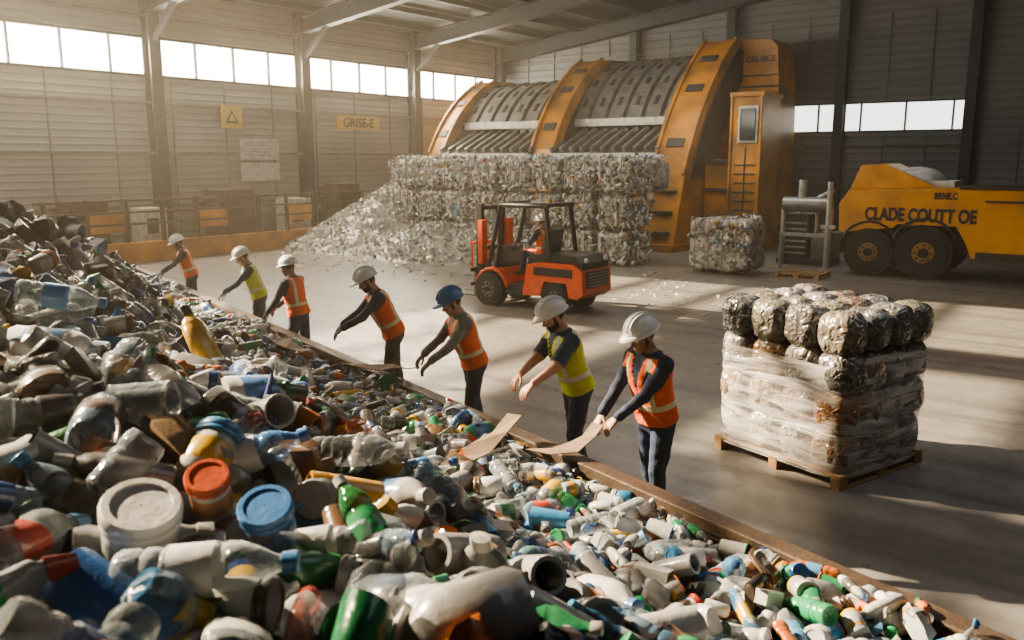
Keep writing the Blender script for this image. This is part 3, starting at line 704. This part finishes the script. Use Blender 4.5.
nA,nB,nT=4,4,4; th=.385
for tz in range(nT):
    for i in range(nB):
        for j in range(nA):
            if 0<i<nB-1 and 0<j<nA-1 and tz<nT-1: continue
            x=WB*(i+.5)/nB; y=WA*(j+.5)/nA; ex=1.03 if tz==nT-1 else (1.0 if tz>0 else .97)
            x=(x-WB/2)*1.03*ex+WB/2; y=(y-WA/2)*1.03*ex+WA/2
            sack((x+rng.uniform(-.015,.015),y+rng.uniform(-.015,.015),.145+th*(tz+.5)+rng.uniform(-.01,.015)),(WB/nB/2*1.10,WA/nA/2*1.12,th/2*1.12),pick(SCT if tz==nT-1 else SC))
o=sk.build('sacks',[m_sack]); o.parent=root
def film_mat():
    m,t,b_=nt('stretch_film'); tc=N(t,'ShaderNodeTexCoord'); mp=N(t,'ShaderNodeMapping'); mp.inputs['Scale'].default_value=(.9,.9,6); mp.inputs['Rotation'].default_value=(.22,.18,0)
    t.links.new(tc.outputs['Object'],mp.inputs[0]); no=N(t,'ShaderNodeTexNoise',Scale=1.8,Detail=5,Distortion=.8); t.links.new(mp.outputs[0],no.inputs['Vector'])
    r=N(t,'ShaderNodeValToRGB'); r.color_ramp.elements[0].position=.40; r.color_ramp.elements[0].color=(.14,.14,.14,1); r.color_ramp.elements[1].position=.68; r.color_ramp.elements[1].color=(.74,.74,.74,1)
    t.links.new(no.outputs['Fac'],r.inputs[0])
    lw=N(t,'ShaderNodeLayerWeight',Blend=.3); t.links.new(mth(t,'MAXIMUM',r.outputs[0],mth(t,'MULTIPLY',lw.outputs['Facing'],.4)),b_.inputs['Alpha'])
    b_.inputs['Base Color'].default_value=(.84,.82,.79,1); b_.inputs['Roughness'].default_value=.10
    bp_=N(t,'ShaderNodeBump',Strength=.9,Distance=.03); t.links.new(no.outputs['Fac'],bp_.inputs['Height']); t.links.new(bp_.outputs[0],b_.inputs['Normal'])
    return m
m_film=film_mat()
V=[];per=96;nz=26
for k in range(nz+1):
    z=.10+1.13*k/nz
    for i in range(per):
        t=2*math.pi*i/per; c,s=math.cos(t),math.sin(t); e=.24
        x=math.copysign(abs(c)**e,c)*(WB/2+.035); y=math.copysign(abs(s)**e,s)*(WA/2+.035)
        v=Vector((x+WB/2,y+WA/2,z)); v+=Vector((c,s,0))*.02*noise.noise(v*5)+Vector((0,0,.05*math.sin(t*3+1)*(k/nz)**3))
        if k<2: v.x=WB/2+(v.x-WB/2)*.98
        V.append(v)
F=[(k*per+i,k*per+(i+1)%per,(k+1)*per+(i+1)%per,(k+1)*per+i) for k in range(nz) for i in range(per)]
b=MB(); b.add(V,F,0,True); b.build('stretch_film',[m_film],parent=root)

# ------------------------------------------------------------------ people
def skinmat(n,c): return M(n,c,.5,var=.12,ns=12)
m_sk=[skinmat('skin_a',(.50,.28,.18)),skinmat('skin_b',(.36,.20,.12)),skinmat('skin_c',(.52,.31,.21))]
m_hair=M('dark_hair',(.03,.02,.015),.7); m_eye=M('eye_white',(.7,.7,.68),.3,var=.05); m_pup=M('pupil',(.02,.015,.01),.2); m_lip=M('lips',(.28,.10,.08),.5,var=.1)
def cloth(n,c): return M(n,c,.85,var=.3,ns=7,bump=.6,bs=11)
m_jean=cloth('denim',(.035,.06,.12)); m_khaki=cloth('work_trousers',(.12,.105,.08)); m_navy=cloth('navy_shirt',(.028,.045,.095)); m_greyt=cloth('grey_shirt',(.28,.28,.28)); m_blue=cloth('blue_shirt',(.05,.085,.14))
m_glove=cloth('work_glove',(.10,.10,.11)); m_boot=M('boot_leather',(.05,.035,.025),.6)
def vest(n,c,st):
    m,t,b_=nt(n); a=N(t,'ShaderNodeAttribute',attribute_name='rest'); sp=N(t,'ShaderNodeSeparateXYZ'); t.links.new(a.outputs['Vector'],sp.inputs[0])
    z=sp.outputs['Z']; y=mth(t,'ABSOLUTE',sp.outputs['Y'])
    h1=mth(t,'COMPARE',z,1.06,.024)
    vv=mth(t,'MULTIPLY',mth(t,'COMPARE',y,.118,.022),mth(t,'GREATER_THAN',z,1.06))
    f=mth(t,'MAXIMUM',h1,vv)
    zip_=mth(t,'MULTIPLY',mth(t,'LESS_THAN',y,.006),mth(t,'GREATER_THAN',sp.outputs['X'],0))
    tc=N(t,'ShaderNodeTexCoord'); no=N(t,'ShaderNodeTexNoise',Scale=6,Detail=3); t.links.new(tc.outputs['Object'],no.inputs['Vector'])
    base=mixc(t,mth(t,'MULTIPLY',no.outputs['Fac'],.35),c,tuple(x*.5 for x in c))
    t.links.new(mixc(t,zip_,mixc(t,f,base,st),(.05,.05,.05)),b_.inputs['Base Color']); b_.inputs['Roughness'].default_value=.7
    n2=N(t,'ShaderNodeTexNoise',Scale=10,Detail=3,Distortion=.6); t.links.new(tc.outputs['Object'],n2.inputs['Vector'])
    bp_=N(t,'ShaderNodeBump',Strength=.8,Distance=.03); t.links.new(n2.outputs['Fac'],bp_.inputs['Height']); t.links.new(bp_.outputs[0],b_.inputs['Normal'])
    return m
v_or=vest('vest_orange',(1.0,.17,.04),(.80,.74,.46)); v_ye=vest('vest_lime',(.66,.76,.06),(.70,.70,.64))
def helm(n,c): return M(n,c,.28,var=.06)
h_w=helm('helmet_white',(.80,.80,.78)); h_b=helm('helmet_blue',(.05,.18,.40))

b=MB()
b.ell((-.008,0,.025),(.098,.077,.108)); b.ell((.028,0,-.035),(.066,.060,.078)); b.ell((.052,0,-.082),(.034,.034,.03))
b.ell((.055,.03,-.028),(.036,.03,.03)); b.ell((.055,-.03,-.028),(.036,.03,.03)); b.ell((.070,0,.036),(.024,.052,.016))
b.cap((.085,0,.018),(.106,0,-.018),.009,.014); b.ell((.096,0,-.022),(.014,.019,.010)); b.ell((.084,0,-.052),(.012,.025,.008)); b.ell((.082,0,-.063),(.012,.022,.008))
for s in (1,-1): b.ell((-.008,s*.08,-.005),(.019,.009,.033),R=Matrix.Rotation(.25*s,3,'Z'))
b.cap((-.012,0,-.04),(-.03,0,-.16),.055,.060)
head_me=remesh(b,.0065,2)
hb=MB()
for s in (1,-1):
    hb.ell((.081,s*.031,.010),(.012,.014,.010),0,12,8); hb.ell((.0905,s*.031,.010),(.004,.006,.006),1,10,6)
    hb.ell((.086,s*.031,.031),(.010,.02,.005),2,10,6)
hb.ell((.0935,0,-.057),(.006,.022,.0045),3,12,6)
eyes_me=hb.mesh('face_features')
for m in (m_eye,m_pup,m_hair,m_lip): eyes_me.materials.append(m)
def head_mesh(skin,beard):
    me=head_me.copy(); me.materials.append(skin); me.materials.append(m_hair)
    for p in me.polygons:
        c=p.center; hair=(c.z>-.03-.4*(c.x+.02) and c.x<.03 and c.z>-.07 and not(abs(c.y)>.074 and -.045<c.z<.03 and c.x>-.03)) or c.z>.075
        if beard and c.x>.0 and c.z<-.035 and c.z>-.115 and not(c.x>.08 and abs(c.y)<.02 and c.z>-.07): hair=True
        p.material_index=1 if hair else 0
    return me
b=MB(); rings=[]
for k in range(11):
    a=k/10*math.pi/2; r=math.cos(a); z=.055+.128*math.sin(a)
    ring=[]
    for i in range(28):
        t=2*math.pi*i/28; rr=max(r,.02)*(1+.03*(k==0)); ring.append(Vector((-.005+rr*.138*math.cos(t),rr*.112*math.sin(t),z)))
    rings.append(ring)
b.loft(rings)
ri=[];ro=[]
for i in range(28):
    t=2*math.pi*i/28; f=max(0,math.cos(t)); e=.014+.05*f**1.5
    ri.append(Vector((-.005+.134*math.cos(t),.108*math.sin(t),.066))); ro.append(Vector((-.005+(.138+e)*math.cos(t),(.112+.014)*math.sin(t),.052-.012*f)))
vs=ri+ro+[v-Vector((0,0,.007)) for v in ro]+[v-Vector((0,0,.012)) for v in ri]
fs=[]
for i in range(28):
    j=(i+1)%28; fs+=[(i,i+28,j+28,j),(i+28,i+56,j+56,j+28),(i+56,i+84,j+84,j+56)]
b.add(vs,fs,0,True)
for yy in (0,.035,-.035):
    pts=[(-.005+.141*math.cos(a),yy,.055+.129*math.sin(a)*(1 if yy==0 else .965)) for a in np.linspace(.35,math.pi-.35,10)]
    b.tube(pts,.009 if yy==0 else .006,0,6)
helmet_me=b.mesh('safety_helmet')
def hand_template(curl):
    b=MB()
    b.loft([[Vector((x,math.cos(t)*w,math.sin(t)*h-(.002 if x>.02 else 0))) for t in np.linspace(0,2*math.pi,13)[:-1]] for x,w,h in ((-.03,.026,.021),(0,.027,.019),(.03,.037,.017),(.07,.043,.015),(.092,.041,.012))])
    for y,L_,s in ((.031,.074,.95),(.0105,.083,1),(-.0105,.077,.96),(-.031,.06,.85)):
        p=Vector((.084,y,-.001)); a=curl*.5+.1
        for k,l in enumerate((.45,.32,.25)):
            a2=a+curl*k*.55; q=p+Vector((math.cos(a2),y*.9 if k==0 else 0,-math.sin(a2)))*L_*l; b.cap(p,q,.0095*s*(1-.08*k),.0095*s*(1-.08*(k+1)),0,8); p=q
    p=Vector((.025,.028,-.004)); q=p+Vector((.030,.028,-.012)); b.cap(p,q,.014,.0115,0,8); r=q+Vector((.028,.012,-.010)); b.cap(q,r,.0112,.0095,0,8); s_=r+Vector((.022,.0,-.008)); b.cap(r,s_,.0095,.008,0,8)
    return remesh(b,.0042,1)
hand_R=hand_template(.62)
hand_L=hand_R.copy()
for v in hand_L.vertices: v.co.y*=-1
hand_L.flip_normals()
def ik(S,T,a,bb_,hint):
    d=T-S; L_=d.length; mx=(a+bb_)*.985
    if L_>mx: T=S+d*(mx/L_); d=T-S; L_=mx
    n=d.normalized(); x=(a*a-bb_*bb_+L_*L_)/(2*L_); h=math.sqrt(max(0,a*a-x*x)); v=hint-n*hint.dot(n); v.normalize(); return S+n*x+v*h,T
def segd(P,a,b_):
    a=np.array(a);b_=np.array(b_); d=b_-a; t=np.clip(((P-a)@d)/(d@d),0,1); return np.linalg.norm(P-(a+t[:,None]*d),axis=1),t
def person(name,hx,hy,ang,S,lean,hands,vm,shirt,pants,handm,hm,skin,bare=False,beard=False,seat=None,hpitch=14,hturn=0,stride=.1,zoff=0,vox=.0095):
    f=Vector((math.cos(math.radians(ang)),math.sin(math.radians(ang)),0)); le=math.radians(lean)
    if seat is None: pos=Vector((hx,hy,0))-f*(.78*math.sin(le)+.0)*S
    else: pos=Vector((hx,hy,zoff))
    Mx=Matrix.Translation(pos)@Matrix.Rotation(math.radians(ang),4,'Z')@Matrix.Scale(S,4)
    root=empty(name,Mx); inv=Mx.inverted()
    piv=Vector((0,0,.95))
    def Ln(p,amt=1):
        p=Vector(p); a=le*amt; r=p-piv; return piv+Vector((r.x*math.cos(a)+r.z*math.sin(a),r.y,-r.x*math.sin(a)+r.z*math.cos(a)))
    mb=MB(); rings=[]
    for z,rx,ry,xo in ((.80,.10,.14,0),(.86,.125,.178,0),(.93,.14,.190,-.005),(1.0,.135,.184,0),(1.08,.132,.178,.005),(1.18,.136,.182,.008),(1.28,.143,.196,.008),(1.36,.138,.203,.0),(1.43,.112,.19,-.01),(1.475,.08,.135,-.018),(1.51,.060,.08,-.02)):
        amt=clamp((z-.84)/.2); ring=[]
        for i in range(22):
            t=2*math.pi*i/22; e=.85
            ring.append(Ln((xo+rx*math.copysign(abs(math.cos(t))**e,math.cos(t)),ry*math.copysign(abs(math.sin(t))**e,math.sin(t)),z),amt))
        rings.append(ring)
    mb.loft(rings)
    mb.cap(Ln((-.02,0,1.46)),Ln((-.005,0,1.58)),.062,.058)
    arms=[]
    for si,(sgn,tgt) in enumerate(((1,hands[0]),(-1,hands[1]))):
        sh=Ln((-.01,sgn*.192,1.415)); T=inv@Vector(tgt) if seat is None else Vector(tgt)
        el,wr=ik(sh,T,.29,.26,Vector((-.35,sgn*.55,-.75)))
        mb.ell(sh,(.080,.072,.078)); mb.cap(Ln((-.01,sgn*.10,1.42)),sh,.076,.072); mb.cap(sh,el,.068,.054); mb.cap(el,wr,.050 if bare else .053,.033 if bare else .041)
        if not bare: mb.cap(wr+(el-wr)*.14,wr+(el-wr)*.03,.045,.045)
        else: mb.cap(sh+(el-sh)*.3,sh+(el-sh)*.85,.074,.070)
        arms.append((sh,el,wr,sgn))
    for sgn in (1,-1):
        hip=Vector((0,sgn*.095,.90))
        if seat is None: kn=Vector((.02+sgn*stride*.5,sgn*.11,.50)); an=Vector((-.03+sgn*stride,sgn*.125,.10))
        else: kn=Vector((.42,sgn*.14,.93)); an=Vector((.50,sgn*.14,.50))
        mb.cap(hip,kn,.102,.075); mb.cap(kn,an,.073,.060); mb.cap(kn.lerp(an,.8),an,.064,.066)
    bme=remesh(mb,vox,3)
    n=len(bme.vertices); co=np.empty(n*3); bme.vertices.foreach_get('co',co); co=co.reshape(-1,3); no=np.empty(n*3); bme.vertices.foreach_get('normal',no); no=no.reshape(-1,3)
    r=co-np.array(piv); rest=np.stack([r[:,0]*math.cos(le)-r[:,2]*math.sin(le),r[:,1],r[:,0]*math.sin(le)+r[:,2]*math.cos(le)],1)+np.array(piv)
    def classify(P,R):
        k=np.full(len(P),1)
        x,y,z=R[:,0],np.abs(R[:,1]),R[:,2]
        k[(z<.90)]=3
        k[(x>0)&(z>1.24)&(y<.008+(z-1.24)*.26)]=2
        k[(z>1.478)]=2
        k[(z>1.50)&(y<.09)]=0
        for sh,el,wr,sgn in arms:
            d1,t1=segd(P,sh,el); d2,t2=segd(P,el,wr)
            am_=((d1<.086)&((y>.183)|(t1>.4)))&(R[:,1]*sgn>0); k[am_]=2
            fm=(d2<.066); k[fm]=0 if bare else 2
            if bare: k[(d1<.085)&(t1>.93)&am_]=0
        if seat is not None: k[(P[:,2]<.97)&(P[:,0]>.13)&(k==1)]=3
        return k
    kv=classify(co,rest)
    fold=np.array([noise.noise((c[0]*9,c[1]*9,c[2]*14)) for c in co])
    co2=co+no*np.where(kv==1,.010,0)[:,None]+no*(.009*fold*(kv!=0))[:,None]
    bme.vertices.foreach_set('co',co2.ravel())
    pc=np.empty(len(bme.polygons)*3); bme.polygons.foreach_get('center',pc); pc=pc.reshape(-1,3)
    r=pc-np.array(piv); pr=np.stack([r[:,0]*math.cos(le)-r[:,2]*math.sin(le),r[:,1],r[:,0]*math.sin(le)+r[:,2]*math.cos(le)],1)+np.array(piv)
    for m in (skin,vm,shirt,pants): bme.materials.append(m)
    bme.polygons.foreach_set('material_index',classify(pc-0,pr).astype(np.int32)); bme.polygons.foreach_set('use_smooth',np.ones(len(bme.polygons),bool))
    a=bme.attributes.new('rest','FLOAT_VECTOR','POINT'); a.data.foreach_set('vector',rest.astype(np.float32).ravel()); bme.update()
    def part(nm,me,Ml):
        o=bpy.data.objects.new(nm,me); sc.collection.objects.link(o); o.parent=root; o.matrix_local=Ml; return o
    part('body',bme,Matrix())
    hc=Ln((.012,0,1.625)); pit=le*.6+math.radians(hpitch)
    HM=Matrix.Translation(hc)@Matrix.Rotation(math.radians(hturn),4,'Z')@Matrix.Rotation(pit,4,'Y')@Matrix.Scale(1.08,4)
    part('head',head_mesh(skin,beard),HM); part('face_features',eyes_me,HM)
    h=helmet_me.copy(); h.materials.append(hm); part('safety_helmet',h,HM@Matrix.Rotation(-.08,4,'Y'))
    for sh,el,wr,sgn in arms:
        x=(wr-el).normalized(); x=(x*.8+Vector((.2,0,-.3))).normalized(); z=Vector((.2,sgn*.15,1)); y=z.cross(x).normalized(); z=x.cross(y)
        hm_=(hand_L if sgn>0 else hand_R).copy(); hm_.materials.clear(); hm_.materials.append(handm); hm_.polygons.foreach_set('use_smooth',np.ones(len(hm_.polygons),bool))
        part('hand_left' if sgn>0 else 'hand_right',hm_,axes(x,y,z,wr+(wr-el).normalized()*.012)@Matrix.Scale(1.1,4))
    for sgn in (1,-1):
        bt=MB()
        if seat is None: ax_=-.03+sgn*stride; az=0
        else: ax_=.50; az=.40
        bt.loft([[Vector((ax_+x,sgn*.13+math.cos(t)*w,az+max(0.0,zc+math.sin(t)*h))) for t in np.linspace(0,2*math.pi,15)[:-1]] for x,w,h,zc in ((-.085,.025,.03,.04),(-.07,.038,.055,.055),(0,.045,.065,.062),(.06,.048,.048,.046),(.13,.05,.036,.034),(.175,.04,.026,.026),(.195,.02,.014,.02))])
        bt.cap((ax_,sgn*.13,az+.06),(ax_,sgn*.13,az+.13),.052,.05)
        bt.build('boot_left' if sgn>0 else 'boot_right',[m_boot],parent=root)
    return root
person('worker',-6.55,16.6,200,.94,18,((-6.85,16.15,.86),(-6.88,16.5,.86)),v_or,m_navy,m_jean,m_glove,h_w,m_sk[1],vox=.014)
person('worker',-4.45,13.9,196,.96,20,((-4.85,13.60,.82),(-4.82,13.85,.84)),v_ye,m_navy,m_jean,m_glove,h_w,m_sk[0],vox=.014)
person('worker',-3.28,12.35,160,.96,12,((-3.60,12.2,.86),(-3.58,12.5,.86)),v_or,m_navy,m_jean,m_glove,h_w,m_sk[1],hpitch=8,vox=.012)
person('worker',-1.84,10.5,196,1.03,25,((-2.36,10.08,.84),(-2.32,10.35,.88)),v_or,m_navy,m_khaki,m_glove,h_w,m_sk[0],beard=True,vox=.011)
person('worker',-.67,9.0,200,1.0,20,((-1.0,8.68,.86),(-1.08,8.85,.90)),v_or,m_greyt,m_jean,m_glove,h_b,m_sk[2])
person('worker',.365,7.85,200,1.04,20,((-.04,7.20,.92),(-.16,7.50,.90)),v_ye,m_blue,m_jean,m_sk[0],h_w,m_sk[0],bare=True,beard=True)
person('worker',1.06,6.85,212,1.04,14,((.76,6.62,.94),(.72,6.80,.97)),v_or,m_navy,m_jean,m_sk[1],h_w,m_sk[1])

# ------------------------------------------------------------------ forklift
FM=Matrix.Translation(hall(-10.5,14.9))@HALL@Matrix.Scale(1.04,4)
b=MB()
wheel(b,(-.80,-.50,.34),.34,.24,1,2,-1); wheel(b,(-.80,.50,.34),.34,.24,1,2,1); wheel(b,(.80,-.46,.29),.29,.20,1,2,-1); wheel(b,(.80,.46,.29),.29,.20,1,2,1)
b.prism([(.05,.5),(.12,.92),(.5,.98),(1.25,.98),(1.43,.86),(1.46,.40),(1.33,.30),(1.14,.32),(1.06,.60),(.54,.60),(.44,.30),(.0,.28)],(0,-.54,0),(1,0,0),(0,0,1),(0,1,0),1.08,0)
b.prism([(.14,.93),(.5,1.0),(1.27,1.0),(1.42,.88),(1.40,1.0),(1.25,1.14),(.5,1.16),(.16,1.06)],(0,-.48,0),(1,0,0),(0,0,1),(0,1,0),.96,3)
b.prism([(-1.0,.30),(-1.08,.60),(-1.0,.76),(-.56,.78),(-.44,.5),(-.42,.28)],(0,-.42,0),(1,0,0),(0,0,1),(0,1,0),.84,0)
for s in (-1,1):
    b.tube([(-.80+math.cos(t)*.40,s*.50,.34+math.sin(t)*.42) for t in np.linspace(.2,math.pi-.1,8)],.045,0,8)
b.bb((-.5,-.5,.28),(.1,.5,.48),3); b.bb((-.45,-.56,.30),(0,-.5,.36),3)
b.bb((1.42,-.40,.52),(1.475,.40,.84),3)
for i in range(5): b.bb((1.47,-.36,.55+i*.06),(1.49,.36,.57+i*.06),2)
b.bb((.3,-.56,.72),(1.2,-.54,.88),3)
for s in (-1,1): b.cyl((1.40,s*.36,1.06),(1.44,s*.36,1.06),.05,None,4,12)
b.bb((-.02,-.25,.98),(.42,.25,1.10),3); b.box((.42,0,1.34),(.10,.46,.55),3,Matrix.Rotation(.15,3,'Y'))
b.box((-.72,0,.95),(.16,.7,.55),3,Matrix.Rotation(.2,3,'Y')); b.cyl((-.62,0,1.1),(-.42,0,1.22),.02,None,3,8)
b.tube([(-.42+.06*math.sin(t)*-.5,.17*math.cos(t),1.23+.16*math.sin(t)*.8) for t in np.linspace(0,2*math.pi,13)],.013,3,6)
for s in (-1,1):
    b.tube([(-.92,s*.46,.75),(-.62,s*.44,2.06)],.05,3,8); b.tube([(.66,s*.46,1.05),(.52,s*.44,2.06)],.05,3,8); b.tube([(-.62,s*.44,2.08),(.56,s*.44,2.08)],.05,3,8)
for x in np.linspace(-.62,.54,8): b.bb((x-.035,-.44,2.06),(x+.035,.44,2.11),3)
b.bb((-.66,-.48,2.09),(-.5,.48,2.14),3); b.bb((.42,-.48,2.07),(.6,.48,2.13),3)
b.cyl((.3,0,2.12),(.3,0,2.2),.05,None,5,12)
for s in (-1,1):
    b.bb((-1.28,s*.36-.05,.08),(-1.14,s*.36+.05,2.08),3); b.bb((-1.36,s*.27-.04,.08),(-1.26,s*.27+.04,1.95),3); b.cyl((-1.2,s*.2,.2),(-1.2,s*.2,1.7),.035,None,2,10)
    b.bb((-1.42,s*.28-.06,.12),(-1.37,s*.28+.06,.75),2); b.bb((-2.15,s*.28-.06,.10),(-1.37,s*.28+.06,.14),2)
for z in (.3,1.1,1.95): b.bb((-1.26,-.36,z),(-1.18,.36,z+.08),3)
for z in (.35,.65): b.bb((-1.38,-.5,z),(-1.34,.5,z+.08),3)
for y in np.linspace(-.45,.45,6): b.bb((-1.38,y-.015,.65),(-1.35,y+.015,1.25),0)
b.bb((-1.39,-.48,1.22),(-1.34,.48,1.28),0)
b.bb((-1.14,-.54,.85),(-1.02,-.36,1.75),0); b.bb((-1.14,.36,.85),(-1.02,.54,1.75),0)
b.build('forklift',[m_red,m_black,m_gray,m_blk,m_lamp,m_sign],FM,.012)
c=hall(-10.5+.17,14.9)
person('forklift_driver',c.x,c.y,180-36.87,.93,6,((.42,.14,1.20),(.42,-.14,1.20)),v_or,m_navy,m_jean,m_glove,h_w,m_sk[0],seat=1,hpitch=2,zoff=.28,vox=.014)

# ------------------------------------------------------------------ lights
# low sun: a very distant, narrow spot so that its light can travel through the dusty air of the world volume
DENS=.0034
dv=Vector((.93,-.36,-.62)).normalized(); dist=150.
sun=bpy.data.lights.new('sun','SPOT'); sun.energy=26*4*math.pi*dist**2/math.exp(-DENS*dist); sun.color=(1,.76,.48); sun.shadow_soft_size=1.4; sun.spot_size=math.radians(22); sun.spot_blend=.05
so=bpy.data.objects.new('sun',sun); sc.collection.objects.link(so)
so.location=Vector((0,14,0))-dv*dist; so.rotation_euler=dv.to_track_quat('-Z','Y').to_euler()
def area(name,p,q,z,sx,sy,e,col,rot=None):
    l=bpy.data.lights.new(name,'AREA'); l.shape='RECTANGLE'; l.size=sx; l.size_y=sy; l.energy=e; l.color=col
    o=bpy.data.objects.new(name,l); sc.collection.objects.link(o); o.matrix_world=HALL@Matrix.Translation((p,q,z))@(rot or Matrix()); return o
area('roof_fill',-22,7,8.6,3.5,16,420,(1,.90,.76))  # added fill lamps below the roof, no fixture there
area('roof_fill',-15,7,9.4,3.5,16,340,(1,.92,.80))
area('window_light',PL+.3,16,6.4,1.1,34,2900,(1,.84,.60),Matrix.Rotation(-math.pi/2+.35,4,'Y'))
area('ceiling_fill',-12,24,9.2,8,6,460,(1,.93,.82))  # extra overhead fill, added to brighten the hall without a real fitting
area('ceiling_fill',2,12,9.5,8,12,330,(.90,.94,1))
w=bpy.data.worlds.new('sky'); sc.world=w; w.use_nodes=True; t=w.node_tree; bg=t.nodes['Background']
bg.inputs[0].default_value=(.75,.82,.9,1); bg.inputs[1].default_value=.8
vs_=t.nodes.new('ShaderNodeVolumeScatter'); vs_.inputs['Color'].default_value=(1,.91,.76,1); vs_.inputs['Density'].default_value=DENS; vs_.inputs['Anisotropy'].default_value=.55
t.links.new(vs_.outputs[0],t.nodes['World Output'].inputs['Volume'])

cam=bpy.data.cameras.new('camera'); cam.lens=29.9; cam.sensor_width=36; cam.dof.use_dof=True; cam.dof.focus_distance=9; cam.dof.aperture_fstop=2.2
co_=bpy.data.objects.new('camera',cam); sc.collection.objects.link(co_); co_.location=(0,0,3.1); co_.rotation_euler=(math.pi/2-.1861,0,0); sc.camera=co_
sc.view_settings.view_transform='AgX'; sc.view_settings.look='AgX - Medium High Contrast'; sc.view_settings.exposure=.15
